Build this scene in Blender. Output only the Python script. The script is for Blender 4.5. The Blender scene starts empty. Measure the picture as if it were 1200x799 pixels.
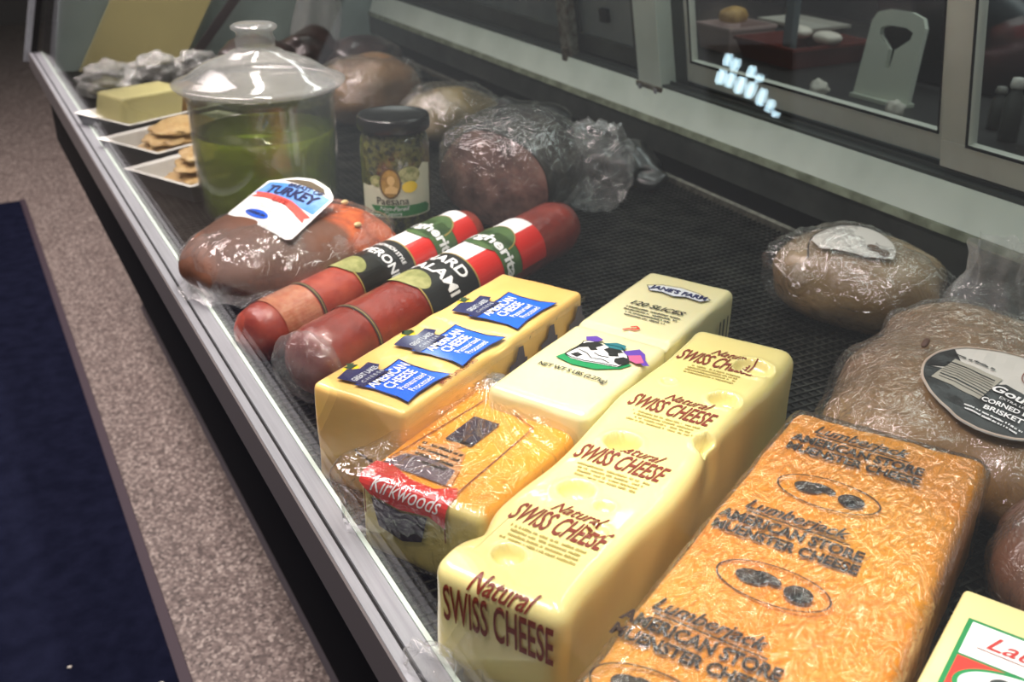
import bpy, bmesh, math, random
from mathutils import Vector, Matrix, noise
random.seed(7)
S = bpy.context.scene
COL = S.collection
PI = math.pi

# ------------------------------------------------------------------ camera
PITCH, YAW, CAMH = math.radians(25.847), math.radians(27.908), 0.50
cd = bpy.data.cameras.new('camera'); cam = bpy.data.objects.new('camera', cd); COL.objects.link(cam)
cam.location = (0, 0, CAMH)
cam.rotation_euler = (PI/2 - PITCH, 0, -YAW)
cd.sensor_width = 36; cd.lens = 36*1220/1200
cd.clip_start = 0.01
cd.dof.use_dof = True; cd.dof.focus_distance = 0.83; cd.dof.aperture_fstop = 9.5
S.camera = cam
# ------------------------------------------------------------------ world, lights, exposure
S.view_settings.view_transform = 'Standard'; S.view_settings.look = 'None'
S.view_settings.gamma = 1; S.view_settings.use_curve_mapping = False
S.view_settings.exposure = -0.30
W = bpy.data.worlds.new('world'); S.world = W; W.use_nodes = True
W.node_tree.nodes['Background'].inputs[0].default_value = (0.80, 0.86, 0.90, 1)
W.node_tree.nodes['Background'].inputs[1].default_value = 0.26

def area(name, loc, rot, sx, sy, power, color=(1, 1, 1), spread=180):
    l = bpy.data.lights.new(name, 'AREA'); l.shape = 'RECTANGLE'; l.size = sx; l.size_y = sy
    l.energy = power; l.color = color; l.spread = math.radians(spread)
    o = bpy.data.objects.new(name, l); COL.objects.link(o); o.location = loc; o.rotation_euler = rot
    return o
area('case_lamp', (0.37, 1.30, 0.66), (0, math.radians(5), 0), 0.035, 2.7, 7.8, (1.0, 0.95, 0.86), 58)
area('rear_fill_light', (0.86, 1.1, 0.785), (0, 0, 0), 0.03, 2.6, 3.8, (0.92, 1.0, 0.95))  # added out of view to lift the sill and give the film glints
area('store_ceiling_light', (-0.35, 2.6, 1.9), (0, math.radians(-12), 0), 0.5, 4.4, 88, (1.0, 0.86, 0.84), 120)
area('kitchen_light', (1.75, 1.0, 1.6), (0, 0, 0), 0.5, 1.6, 16, (0.86, 1.0, 0.95))

# ------------------------------------------------------------------ helpers
def lin(h):
    h = h.lstrip('#'); c = [int(h[i:i+2], 16)/255 for i in (0, 2, 4)]
    return tuple(x/12.92 if x <= .04045 else ((x+.055)/1.055)**2.4 for x in c) + (1,)

class NT:
    def __init__(s, name):
        s.m = bpy.data.materials.new(name); s.m.use_nodes = True; s.t = s.m.node_tree
        s.t.nodes.clear(); s.out = s.n('ShaderNodeOutputMaterial')
    def n(s, typ, **kw):
        x = s.t.nodes.new(typ)
        for k, v in kw.items(): setattr(x, k, v)
        return x
    def l(s, a, b): s.t.links.new(a, b)
    def coord(s, scale=(1, 1, 1), rot=(0, 0, 0)):
        tc = s.n('ShaderNodeTexCoord'); mp = s.n('ShaderNodeMapping')
        mp.inputs['Scale'].default_value = scale; mp.inputs['Rotation'].default_value = rot
        s.l(tc.outputs['Object'], mp.inputs['Vector']); return mp.outputs[0]
    def noise(s, vec, scale, detail=3, rough=.5, dist=0):
        x = s.n('ShaderNodeTexNoise'); x.inputs['Scale'].default_value = scale
        x.inputs['Detail'].default_value = detail; x.inputs['Roughness'].default_value = rough
        x.inputs['Distortion'].default_value = dist
        if vec: s.l(vec, x.inputs['Vector'])
        return x.outputs[0]
    def ramp(s, fac, stops):
        r = s.n('ShaderNodeValToRGB'); e = r.color_ramp.elements
        while len(e) < len(stops): e.new(.5)
        for el, (p, c) in zip(e, stops):
            el.position = p; el.color = c if len(c) == 4 else (*c, 1)
        s.l(fac, r.inputs[0]); return r.outputs[0]
    def bump(s, h, strength, dist=.002):
        b = s.n('ShaderNodeBump'); b.inputs['Strength'].default_value = strength
        b.inputs['Distance'].default_value = dist; s.l(h, b.inputs['Height']); return b.outputs[0]

def mat(name, col, rough=.5, metal=0, col2=None, nscale=20, ndetail=4, bump=0, bscale=60, bdist=.002,
        coat=0, crough=.08, cbump=0, cscale=(60, 60, 60), cdist=.003, sss=0, spec=.5, emit=0, stretch=(1, 1, 1), ramp=(.35, .65)):
    k = NT(name); p = k.n('ShaderNodeBsdfPrincipled'); k.l(p.outputs[0], k.out.inputs[0])
    c = lin(col) if isinstance(col, str) else col
    p.inputs['Base Color'].default_value = c; p.inputs['Roughness'].default_value = rough
    p.inputs['Metallic'].default_value = metal; p.inputs['Specular IOR Level'].default_value = spec
    co = k.coord(stretch)
    if col2:
        c2 = lin(col2)
        k.l(k.ramp(k.noise(co, nscale, ndetail, .6), [(ramp[0], c), (ramp[1], c2)]), p.inputs['Base Color'])
    if bump:
        k.l(k.bump(k.noise(co, bscale, 4, .6), bump, bdist), p.inputs['Normal'])
    if coat:
        p.inputs['Coat Weight'].default_value = coat; p.inputs['Coat Roughness'].default_value = crough
        if cbump:
            cc = k.coord(cscale)
            k.l(k.bump(k.noise(cc, 1, 3, .6, .8), cbump, cdist), p.inputs['Coat Normal'])
    if sss:
        p.inputs['Subsurface Weight'].default_value = sss
        p.inputs['Subsurface Radius'].default_value = (.012, .008, .003)
        p.inputs['Subsurface Scale'].default_value = 1
    if emit:
        p.inputs['Emission Color'].default_value = c; p.inputs['Emission Strength'].default_value = emit
    return k.m

def film_mat(name, base=.03, rough=.1, cscale=(60, 60, 60), bump=.8, dist=.003, milk=0.04, tint=(1, 1, 1, 1), gain=1.0, cap=.5):
    k = NT(name)
    b = k.bump(k.noise(k.coord(cscale), 1, 3, .55, 1.0), bump, dist)
    fr = k.n('ShaderNodeFresnel'); k.l(b, fr.inputs['Normal'])
    ge = k.n('ShaderNodeNewGeometry'); io = k.n('ShaderNodeMath', operation='MULTIPLY_ADD')   # same index from both sides of the thin sheet
    k.l(ge.outputs['Backfacing'], io.inputs[0]); io.inputs[1].default_value = 1/1.5-1.5; io.inputs[2].default_value = 1.5
    k.l(io.outputs[0], fr.inputs[0])
    m = k.n('ShaderNodeMath', operation='MULTIPLY_ADD'); k.l(fr.outputs[0], m.inputs[0])
    m.inputs[1].default_value = gain; m.inputs[2].default_value = base; m.use_clamp = True
    cp = k.n('ShaderNodeMath', operation='MINIMUM'); k.l(m.outputs[0], cp.inputs[0]); cp.inputs[1].default_value = cap
    tr = k.n('ShaderNodeBsdfTransparent'); tr.inputs[0].default_value = tint
    gl = k.n('ShaderNodeBsdfGlossy'); gl.inputs['Roughness'].default_value = rough; k.l(b, gl.inputs['Normal'])
    mx = k.n('ShaderNodeMixShader'); k.l(cp.outputs[0], mx.inputs[0]); k.l(tr.outputs[0], mx.inputs[1]); k.l(gl.outputs[0], mx.inputs[2])
    df = k.n('ShaderNodeBsdfDiffuse'); df.inputs[0].default_value = (.9, .9, .88, 1)
    m2 = k.n('ShaderNodeMixShader'); m2.inputs[0].default_value = milk
    k.l(mx.outputs[0], m2.inputs[1]); k.l(df.outputs[0], m2.inputs[2]); k.l(m2.outputs[0], k.out.inputs[0])
    return k.m

def mesh_obj(name, verts, faces, m, parent=None, smooth=True, mw=None):
    me = bpy.data.meshes.new(name); me.from_pydata([tuple(v) for v in verts], [], faces)
    me.materials.append(m); me.update()
    if smooth: me.polygons.foreach_set('use_smooth', [True]*len(me.polygons))
    o = bpy.data.objects.new(name, me); COL.objects.link(o)
    if parent: o.parent = parent
    return o
def bm_obj(name, bm, m, parent=None, smooth=True):
    me = bpy.data.meshes.new(name); bm.to_mesh(me); bm.free(); me.materials.append(m)
    if smooth: me.polygons.foreach_set('use_smooth', [True]*len(me.polygons))
    o = bpy.data.objects.new(name, me); COL.objects.link(o)
    if parent: o.parent = parent
    return o
def tag(o, label, cat, group=None, kind=None):
    o['label'] = label; o['category'] = cat
    if group: o['group'] = group
    if kind: o['kind'] = kind
    return o
def thing(name, label, cat, loc=(0, 0, 0), deg=0, group=None):
    o = bpy.data.objects.new(name, None); o.empty_display_size = .05; COL.objects.link(o)
    o.location = loc; o.rotation_euler = (0, 0, math.radians(deg)); return tag(o, label, cat, group)
def struct(o): o['kind'] = 'structure'; return o

def boxes(name, bl, m, parent=None, bev=0):
    """boxes given as (x0,x1,y0,y1,z0,z1) joined in one mesh"""
    bm = bmesh.new()
    for x0, x1, y0, y1, z0, z1 in bl:
        r = bmesh.ops.create_cube(bm, size=1)
        for v in r['verts']:
            v.co = Vector(((x0+x1)/2 + v.co.x*(x1-x0), (y0+y1)/2 + v.co.y*(y1-y0), (z0+z1)/2 + v.co.z*(z1-z0)))
    if bev: bmesh.ops.bevel(bm, geom=bm.edges[:], offset=bev, segments=2, affect='EDGES', profile=.6)
    return bm_obj(name, bm, m, parent, smooth=False)

def prism(name, prof, y0, y1, m, parent=None, axis='y'):
    """profile of (x,z) points swept along y"""
    n = len(prof); vs = [(x, y0, z) for x, z in prof] + [(x, y1, z) for x, z in prof]
    if axis == 'x': vs = [(y, x, z) for x, y, z in vs]
    fs = [(i, (i+1) % n, n+(i+1) % n, n+i) for i in range(n)] + [tuple(range(n))[::-1], tuple(range(n, 2*n))]
    bm = bmesh.new(); vv = [bm.verts.new(v) for v in vs]
    for f in fs: bm.faces.new([vv[i] for i in f])
    bmesh.ops.recalc_face_normals(bm, faces=bm.faces)
    return bm_obj(name, bm, m, parent, smooth=False)

def lathe(name, prof, m, parent=None, seg=48, cap=True):
    vs, fs = [], []
    for r, z in prof:
        for i in range(seg):
            a = 2*PI*i/seg; vs.append((r*math.cos(a), r*math.sin(a), z))
    for j in range(len(prof)-1):
        for i in range(seg):
            a, b = j*seg+i, j*seg+(i+1) % seg
            fs.append((a, b, b+seg, a+seg))
    if cap:
        fs.append(tuple(range(seg))[::-1]); k = (len(prof)-1)*seg; fs.append(tuple(range(k, k+seg)))
    return mesh_obj(name, vs, fs, m, parent)

def axis_pts(L, r, n):
    a = [r*t for t in (0, .12, .35, .65, 1)]
    mid = [r+(L-2*r)*i/n for i in range(1, n)]
    return a + mid + [L-x for x in reversed(a)]
def rbox(name, L, Wd, H, r, m, parent=None, n=(20, 10, 8), disp=None):
    """rounded block occupying 0..L, 0..Wd, 0..H"""
    ax = [axis_pts(L, r, n[0]), axis_pts(Wd, r, n[1]), axis_pts(H, r, n[2])]
    dim = (L, Wd, H); vs, fs, idx = [], [], {}
    def vid(p):
        k = (round(p[0], 6), round(p[1], 6), round(p[2], 6))
        if k in idx: return idx[k]
        q = [min(max(p[i], r), dim[i]-r) for i in range(3)]
        d = Vector([p[i]-q[i] for i in range(3)])
        d.normalize(); c = Vector(q)+d*r
        if disp: c = disp(c, d)
        idx[k] = len(vs); vs.append(c); return idx[k]
    for a in range(3):
        b, c = (a+1) % 3, (a+2) % 3
        for side in (0, 1):
            for i in range(len(ax[b])-1):
                for j in range(len(ax[c])-1):
                    q = []
                    for di, dj in ((0, 0), (1, 0), (1, 1), (0, 1)):
                        p = [0, 0, 0]; p[a] = dim[a]*side; p[b] = ax[b][i+di]; p[c] = ax[c][j+dj]; q.append(vid(p))
                    fs.append(tuple(q) if side else tuple(q[::-1]))
    return mesh_obj(name, vs, fs, m, parent)

def nz(x, y, z=0, s=1): return noise.noise(Vector((x*s, y*s, z*s)))

class Blob:
    """lump: superellipsoid with flat bottom; top(x,y) gives its height for labels"""
    def __init__(s, a, b, c, zc, px=2.4, pz=2.2, amp=.006, freq=14, seed=0, bottom=0.0, fine=0):
        s.__dict__.update(locals())
    def dz(s, x, y): return s.amp*nz(x+s.seed, y, s.seed, s.freq) + s.fine*nz(x+s.seed, y*1.7, 3, s.freq*5)
    def top(s, x, y):
        t = 1-(abs(x/s.a)**s.px+abs(y/s.b)**s.px)
        return s.zc + s.c*max(t, 0)**(1/s.pz) + s.dz(x, y)
    def make(s, name, m, parent=None, sub=5, off=0.0):
        bm = bmesh.new(); bmesh.ops.create_icosphere(bm, subdivisions=sub, radius=1)
        for v in bm.verts:
            d = v.co.copy(); rxy = (abs(d.x)**s.px+abs(d.y)**s.px)**(1/s.px)
            k = (rxy**s.pz+abs(d.z)**s.pz)**(-1/s.pz)
            x, y, z = d.x*k*(s.a+off), d.y*k*(s.b+off), d.z*k*(s.c+off)
            z = s.zc+z+s.dz(x, y)*(1 if z > 0 else .6)
            w = 1+.5*s.amp/s.c*nz(z+s.seed, x, y, s.freq*2)
            v.co = (x*w, y*w, max(z, s.bottom+.0004))
        return bm_obj(name, bm, m, parent)

# --- flat print
def text2d(t, size=1.0, sx=1.0, shear=0.0, bold=0.0, spacing=1.0, align='LEFT', width=None):
    cu = bpy.data.curves.new('t', 'FONT'); cu.body = t; cu.size = size; cu.shear = shear; cu.offset = bold*size*.9
    cu.space_character = spacing; cu.align_x = align; cu.resolution_u = 3
    o = bpy.data.objects.new('t', cu); me = bpy.data.meshes.new_from_object(o)
    vs = [(v.co.x*sx, v.co.y) for v in me.vertices]; fs = [tuple(p.vertices) for p in me.polygons]
    bpy.data.objects.remove(o); bpy.data.curves.remove(cu); bpy.data.meshes.remove(me)
    if width and vs:
        w = max(v[0] for v in vs)-min(v[0] for v in vs); x0 = min(v[0] for v in vs)
        k = width/w; vs = [((v[0]-x0)*k-(width/2 if align == 'CENTER' else 0), v[1]) for v in vs]
    return vs, fs
def poly2d(pts): return [tuple(p) for p in pts], [tuple(range(len(pts)))]
def ring2d(cx, cy, rx, ry, t, n=40, a0=0, a1=2*PI):
    vs, fs = [], []
    for i in range(n+1):
        a = a0+(a1-a0)*i/n
        vs += [(cx+rx*math.cos(a), cy+ry*math.sin(a)), (cx+(rx-t)*math.cos(a), cy+(ry-t)*math.sin(a))]
    for i in range(n): fs.append((2*i, 2*i+2, 2*i+3, 2*i+1))
    return vs, fs
def disc2d(cx, cy, rx, ry, n=28, rot=0):
    c, s = math.cos(rot), math.sin(rot)
    return poly2d([(cx+rx*math.cos(2*PI*i/n)*c-ry*math.sin(2*PI*i/n)*s, cy+rx*math.cos(2*PI*i/n)*s+ry*math.sin(2*PI*i/n)*c) for i in range(n)])
def line2d(pts, t):
    vs, fs = [], []
    for i, p in enumerate(pts):
        a = pts[max(i-1, 0)]; b = pts[min(i+1, len(pts)-1)]
        dx, dy = b[0]-a[0], b[1]-a[1]; L = math.hypot(dx, dy) or 1
        vs += [(p[0]-dy/L*t/2, p[1]+dx/L*t/2), (p[0]+dy/L*t/2, p[1]-dx/L*t/2)]
    for i in range(len(pts)-1): fs.append((2*i, 2*i+1, 2*i+3, 2*i+2))
    return vs, fs
def outline(pts, t): return line2d(list(pts)+[pts[0], pts[1]], t)
def xf(sh, ox=0, oy=0, s=1, rot=0, sx=None, sy=None, warp=None):
    c, n = math.cos(rot), math.sin(rot); sx = sx or s; sy = sy or s; o = []
    for x, y in sh[0]:
        if warp: x, y = warp(x, y)
        x *= sx; y *= sy; o.append((ox+x*c-y*n, oy+x*n+y*c))
    return o, sh[1]
def decal(name, shapes, fmap, m, parent, cell=None):
    """flat shapes in (u,v) laid on a surface by fmap(u,v) -> (x,y,z)"""
    bm = bmesh.new()
    for vs, fs in shapes:
        vv = [bm.verts.new((x, y, 0)) for x, y in vs]
        for f in fs:
            try: bm.faces.new([vv[i] for i in f])
            except ValueError: pass
    if cell:
        bmesh.ops.triangulate(bm, faces=bm.faces)
        us = [v.co.x for v in bm.verts]; ws = [v.co.y for v in bm.verts]
        for lo, hi, nrm in ((min(us), max(us), (1, 0, 0)), (min(ws), max(ws), (0, 1, 0))):
            k = math.floor(lo/cell)+1
            while k*cell < hi:
                co = (k*cell, 0, 0) if nrm[0] else (0, k*cell, 0)
                bmesh.ops.bisect_plane(bm, geom=bm.verts[:]+bm.edges[:]+bm.faces[:], plane_co=co, plane_no=nrm)
                k += 1
    for v in bm.verts: v.co = fmap(v.co.x, v.co.y)
    bmesh.ops.triangulate(bm, faces=bm.faces)
    return bm_obj(name, bm, m, parent, smooth=False)
def flat(z, off=0.0004): return lambda u, v: (u, v, z+off)
def fine_print(n, width, lh, size, seed=1, center=True):
    """rows of minute unreadable print: tiny strokes"""
    rnd = random.Random(seed); out = []
    for r in range(n):
        w = width*(1-.12*r*rnd.random()); x = -w/2 if center else 0; end = x+w
        while x < end:
            cw = size*rnd.uniform(.25, .6)
            if rnd.random() > .14:
                y = -r*lh
                out.append(poly2d([(x, y), (x+cw*.8, y), (x+cw*.8, y+size*rnd.uniform(.55, 1)), (x, y+size*rnd.uniform(.5, 1))]))
            x += cw
    return out

# ------------------------------------------------------------------ materials
M = {}
M['alu'] = mat('brushed_aluminium', '#a6a8ad', .38, .6, '#989a9f', 6, stretch=(40, 1, 40), bump=.05, bscale=30)
M['alu_side'] = mat('aluminium_side', '#8c8085', .4, 1)
M['black'] = mat('black_rubber', '#100f10', .6, spec=.2)
M['mesh'] = mat('black_coated_wire', '#4e5049', .30, .7, '#1c1d1a', 25)
M['pan'] = mat('dark_steel_pan', '#2b2c29', .5, .5, '#1d1e1b', 12)
M['inner'] = mat('dull_steel_liner', '#5d625d', .42, .55, '#454a46', 7)
M['endwall'] = mat('grey_green_liner', '#a9bbb5', .35, .0, '#90a29c', 4)
M['sill'] = mat('pale_green_paint', '#dbe6da', .42, 0, '#cad6ca', 8, bump=.1)
M['lip'] = mat('sill_lip_metal', '#9aa48c', .5, .2, '#6d745e', 30)
M['track'] = mat('dark_track', '#3a403e', .5, .2)
M['frame'] = mat('door_frame_aluminium', '#dcdfd4', .42, .1, '#c9ccc0', 8)
M['rust'] = mat('rusted_metal', '#8c8c80', .6, .4, '#4b3a28', 60)
M['glass'] = film_mat('clean_glass', 0.0, .02, (3, 3, 3), .02, .001, .0, gain=.5)
M['front_glass'] = film_mat('front_glass', 0.0, .015, (3, 3, 3), .01, .001, .005, gain=1.0)
M['floor'] = NT('speckled_floor')
def floor_mat():
    k = M['floor']; p = k.n('ShaderNodeBsdfPrincipled'); k.l(p.outputs[0], k.out.inputs[0]); co = k.coord()
    v = k.n('ShaderNodeTexVoronoi'); v.inputs['Scale'].default_value = 190; k.l(co, v.inputs['Vector'])
    c = k.ramp(v.outputs['Color'], [(0, lin('#453d3a')), (.35, lin('#6b605b')), (.6, lin('#857871')), (.9, lin('#b8ada3'))])
    mx = k.n('ShaderNodeMixRGB', blend_type='MULTIPLY'); mx.inputs[0].default_value = .5
    k.l(c, mx.inputs[1]); k.l(k.ramp(k.noise(co, 14, 4, .7), [(.3, (.55, .5, .5)), (.7, (1, 1, 1))]), mx.inputs[2])
    k.l(mx.outputs[0], p.inputs['Base Color']); p.inputs['Roughness'].default_value = .42
    k.l(k.bump(k.noise(co, 220, 3), .25, .001), p.inputs['Normal']); M['floor'] = k.m
floor_mat()
M['mat'] = mat('navy_mat_pile', '#0f1222', .95, 0, '#16192b', 25, bump=.6, bscale=260, spec=.05)
M['mat_edge'] = mat('mat_border', '#3b2e37', .6)
M['kit_dark'] = mat('dark_wall_paint', '#1d2224', .7, 0, '#272d2f', 2)
M['navy_ink'] = mat('navy_ink', '#1c1f55', .35, coat=.6)
M['blue_ink'] = mat('bright_blue_ink', '#0d62e6', .35, coat=.6)
M['white_ink'] = mat('white_ink', '#f2f2f0', .4)
M['pale_ink'] = mat('pale_grey_ink', '#c9cfd2', .4)
M['yellow_ink'] = mat('yellow_ink', '#f2d21d', .4)
M['green_ink'] = mat('dark_green_ink', '#24401c', .4)
M['brown_ink'] = mat('red_brown_ink', '#7b2f1c', .4)
M['olive_ink'] = mat('faded_olive_ink', '#a3924a', .5)
M['black_ink'] = mat('black_ink', '#16140f', .4)
M['grass_ink'] = mat('grass_green_ink', '#0f8a4e', .4)
M['purple_ink'] = mat('purple_ink', '#5c3aa0', .4)
M['teal_ink'] = mat('teal_ink', '#1f6f78', .4)
M['pink_ink'] = mat('pink_ink', '#c05a86', .4)
M['red_ink'] = mat('bright_red_ink', '#d8271c', .35, coat=.5)
M['gold_ink'] = mat('gold_ink', '#b39a55', .35, .3)
M['violet_grey'] = mat('violet_grey_ink', '#6d5f68', .4)
M['tan_ink'] = mat('tan_ink', '#d79a5e', .4)
M['dkpurple_ink'] = mat('dark_purple_ink', '#2b1d33', .4)

# ------------------------------------------------------------------ setting
fl = boxes('floor', [(-2.5, 4.0, -2.0, 8.5, -0.75, -0.70)], M['floor']); struct(fl)
wl = boxes('wall_back', [(3.0, 3.1, -2.0, 8.5, -0.70, 2.6)], M['kit_dark']); struct(wl)
wl = boxes('wall_far', [(-2.5, 3.0, 8.4, 8.5, -0.70, 2.6)], mat('far_wall_paint', '#77706c', .8)); struct(wl)

# ------------------------------------------------------------------ display case
case = thing('display_case', 'long refrigerated deli display case with aluminium rail, slanted front glass and wire deck', 'display case', (0, 0, 0))
Y0, Y1 = -0.45, 2.87
prism('bottom_rail', [(.170, -.012), (.173, .019), (.1745, .021), (.182, .021), (.1828, .0185), (.1845, .0185), (.1853, .021), (.1995, .021), (.201, .019), (.201, -.012)], Y0, Y1, M['alu'], case)
prism('rail_side_strip', [(.1700, -.0115), (.1733, .0205), (.1738, .0215), (.1722, .0205), (.1690, -.0115)], Y0, Y1, mat('mauve_plastic_strip', '#77706f', .35, .5), case)
prism('base_panel', [(.176, -.0125), (.200, -.0125), (.345, -.60), (.345, -.699), (.36, -.699), (.36, -.0125)][::-1] if False else [(.172, -.0125), (.34, -.0125), (.34, -.0135), (.36, -.0135), (.36, -.30), (.200, -.20), (.200, -.05)], Y0, Y1, M['black'], case)
boxes('kick_plate', [(.338, .36, Y0, Y1, -.699, -.20)], M['black'], case)
prism('kick_trim', [(.330, -.699), (.338, -.699), (.338, -.690)], Y0, Y1, M['alu_side'], case)
boxes('rail_groove', [(.1829, .1852, Y0, Y1, .0186, .0194)], M['black'], case)
boxes('glass_edge', [(.1998, .2034, Y0, 2.862, .0208, .0222)], mat('pale_green_glass_edge', '#c4d4c8', .3), case)
# glass: leans back over the food
def lean(z, x0): return x0 + .27*(z-.021)
prism('front_glass', [(.1995, .0205), (.2035, .0205), (lean(.80, .2035), .80), (lean(.80, .1995), .80)], Y0, 2.862, M['front_glass'], case)
prism('end_post', [(.158, .0), (.176, .0), (lean(.8, .182), .80), (lean(.8, .164), .80)], 2.870, 2.885, M['alu'], case)
prism('end_gasket', [(.178, .022), (.192, .022), (lean(.8, .198), .80), (lean(.8, .184), .80)], 2.863, 2.895, M['black'], case)
boxes('roof', [(.42, 1.0, Y0, 2.80, .80, .83)], M['sill'], case)
boxes('pan', [(.204, 1.00, Y0, 2.74, -.034, -.030)], M['pan'], case)
# wire deck: crossing rods with raised knuckles
rods = []
x = .21
while x < .985:
    rods.append((x-.0011, x+.0011, Y0, 2.70, -.0045, -.0020)); x += .0105
y = Y0+.01
while y < 2.70:
    rods.append((.206, .985, y-.0011, y+.0011, -.0028, -.0006)); y += .0105
g = boxes('wire_deck', rods, M['mesh'], case); g['kind'] = 'stuff'
bm = bmesh.new(); x = .2205
kn_v, kn_f = [], []
ix = 0
x = .21
while x < .985:
    y = Y0+.01
    while y < 2.70:
        k = len(kn_v); r = .0024
        kn_v += [(x-r, y, -.003), (x, y-r, -.003), (x+r, y, -.003), (x, y+r, -.003), (x, y, -.0001)]
        kn_f += [(k, k+1, k+4), (k+1, k+2, k+4), (k+2, k+3, k+4), (k+3, k, k+4)]
        y += .0105
    x += .0105
g = mesh_obj('wire_knuckles', kn_v, kn_f, M['mesh'], case, smooth=False); g['kind'] = 'stuff'; bm.free()
prism('deck_rear_lip', [(.985, -.004), (.992, -.004), (.994, .006), (.990, .009), (.986, .006)], Y0, 2.70, mat('lip_wire', '#6f6e62', .4, .5, '#4b4a42', 90), case)
prism('back_liner', [(1.003, .030), (1.012, .030), (1.012, .082), (1.003, .082)], Y0, 2.70, M['inner'], case)
prism('return_gap_shade', [(1.03, -.034), (1.04, -.034), (1.04, .03), (1.03, .03)], Y0, 2.70, M['black'], case)  # black sheet put in as the shade of the air-return gap
prism('sill_lip', [(.996, .076), (1.014, .076), (1.014, .086), (.998, .086)], Y0, 2.69, M['lip'], case)
prism('rear_sill', [(1.000, .0865), (1.016, .131), (1.06, .131), (1.06, .0865)], Y0, 2.69, M['sill'], case)
prism('end_wall', [(.205, -.03), (1.05, -.03), (1.05, .80), (.40, .80)], 2.70, 2.72, M['endwall'], case)
# rear door zone: a plane leaning over the case
TILT = math.atan(.166)
def tilted(name, bl, m, parent, x0, z0):
    """boxes in door coordinates: depth d, y, height t up the leaning plane"""
    bm = bmesh.new(); c, s = math.cos(TILT), math.sin(TILT)
    for d0, d1, y0, y1, t0, t1 in bl:
        r = bmesh.ops.create_cube(bm, size=1)
        for v in r['verts']:
            d = (d0+d1)/2+v.co.x*(d1-d0); y = (y0+y1)/2+v.co.y*(y1-y0); t = (t0+t1)/2+v.co.z*(t1-t0)
            v.co = (x0+d*c-t*s, y, z0+t*c+d*s)
    bmesh.ops.bevel(bm, geom=bm.edges[:], offset=.0008, segments=1, affect='EDGES')
    return bm_obj(name, bm, m, parent, smooth=False)
ZS = .1315
boxes('door_track', [(1.018, 1.075, Y0, 2.69, ZS-.001, ZS+.004)], M['track'], case)
boxes('track_ridge', [(1.0335, 1.0365, Y0, 2.69, ZS+.004, ZS+.0085), (1.052, 1.055, Y0, 2.69, ZS+.004, ZS+.0085)], M['track'], case)
def door(y0, y1, x0, z0, rail, stile, h=.55, handle=None):
    f = tilted('sliding_door', [(0, .014, y0, y1, 0, rail), (0, .014, y0, y0+stile, rail, h), (0, .014, y1-stile, y1, rail, h), (0, .014, y0, y1, h, h+.04)], M['frame'], case, x0, z0)
    tilted('pane', [(.006, .009, y0+stile, y1-stile, rail, h)], M['glass'], f, x0, z0)
    tilted('gasket', [(-.0006, .002, y0+stile-.003, y1-stile+.003, rail-.003, rail+.001), (-.0006, .002, y0+stile-.003, y0+stile+.0005, rail, h), (-.0006, .002, y1-stile-.0005, y1-stile+.003, rail, h)], M['black'], f, x0, z0)
    return f
door(.815, 1.406, 1.048, ZS+.012, .034, .048)
door(.25, .838, 1.026, ZS+.012, .034, .038)
# post between the bays, dark channel beside it
tilted('bay_post', [(-.012, .03, 1.398, 1.463, -.001, .60)], M['sill'], case, 1.028, ZS)
tilted('post_channel', [(0.012, .03, 1.37, 1.400, 0, .60)], M['track'], case, 1.034, ZS)
pb = tilted('post_bracket', [(-.016, -.012, 1.392, 1.466, -.012, .002)], M['rust'], case, 1.028, ZS)
tilted('screw', [(-.0185, -.016, 1.404, 1.412, -.009, -.001)], M['alu'], pb, 1.028, ZS)
tilted('screw', [(-.0185, -.016, 1.448, 1.456, -.009, -.001)], M['alu'], pb, 1.028, ZS)
f = tilted('sliding_door', [(0, .014, 1.50, 1.71, .010, .042), (0, .014, 1.50, 1.515, .042, .55), (0, .014, 1.695, 1.71, .042, .55)], M['inner'], case, 1.045, ZS)
tilted('pane', [(.006, .009, 1.515, 1.695, .042, .55)], mat('frosted_pane', '#6b7371', .3, 0, '#828987', 5), f, 1.045, ZS)
tilted('latch', [(-.004, .006, 1.590, 1.612, .075, .098)], M['black'], f, 1.045, ZS)
g = tilted('door_guide', [(-.018, .0, 1.685, 1.722, -.016, .30)], M['rust'], case, 1.036, ZS)
tilted('hinge_knuckle', [(-.024, -.018, 1.695, 1.712, -.014, .02)], M['rust'], g, 1.036, ZS)
f = tilted('sliding_door', [(0, .014, 1.73, 2.66, .006, .042), (0, .014, 1.73, 1.745, .042, .55), (0, .014, 2.62, 2.66, .045, .55)], M['inner'], case, 1.045, ZS)
tilted('pane', [(.006, .009, 1.745, 2.62, .042, .55)], mat('fogged_pane', '#55605e', .25, 0, '#7c8583', 4), f, 1.045, ZS)

# ------------------------------------------------------------------ floor mat
fm = thing('floor_mat', 'navy blue floor mat with mauve bound edge on the speckled floor', 'mat', (0, 0, -.70))
boxes('pile', [(-1.2, .118, -1.2, 4.05, .0, .008)], M['mat'], fm, .002)
boxes('border', [(.118, .137, -1.2, 4.07, .0, .005)], M['mat_edge'], fm, .001)
for i, (cx, cy, r) in enumerate([(.092, 1.345, .0045), (-.03, 1.45, .004)]):
    b = Blob(r, r*.8, r*.6, .0, amp=.001, freq=300, seed=i, bottom=-.0)
    o = b.make('crumb', mat('pale_crumb', '#c9c4b8', .8), None, 2); o.location = (cx, cy, -.6918)
    tag(o, ['white crumb on the navy mat, closer to its right edge', 'white crumb on the navy mat at its bottom left in the picture'][i], 'crumb')

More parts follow.
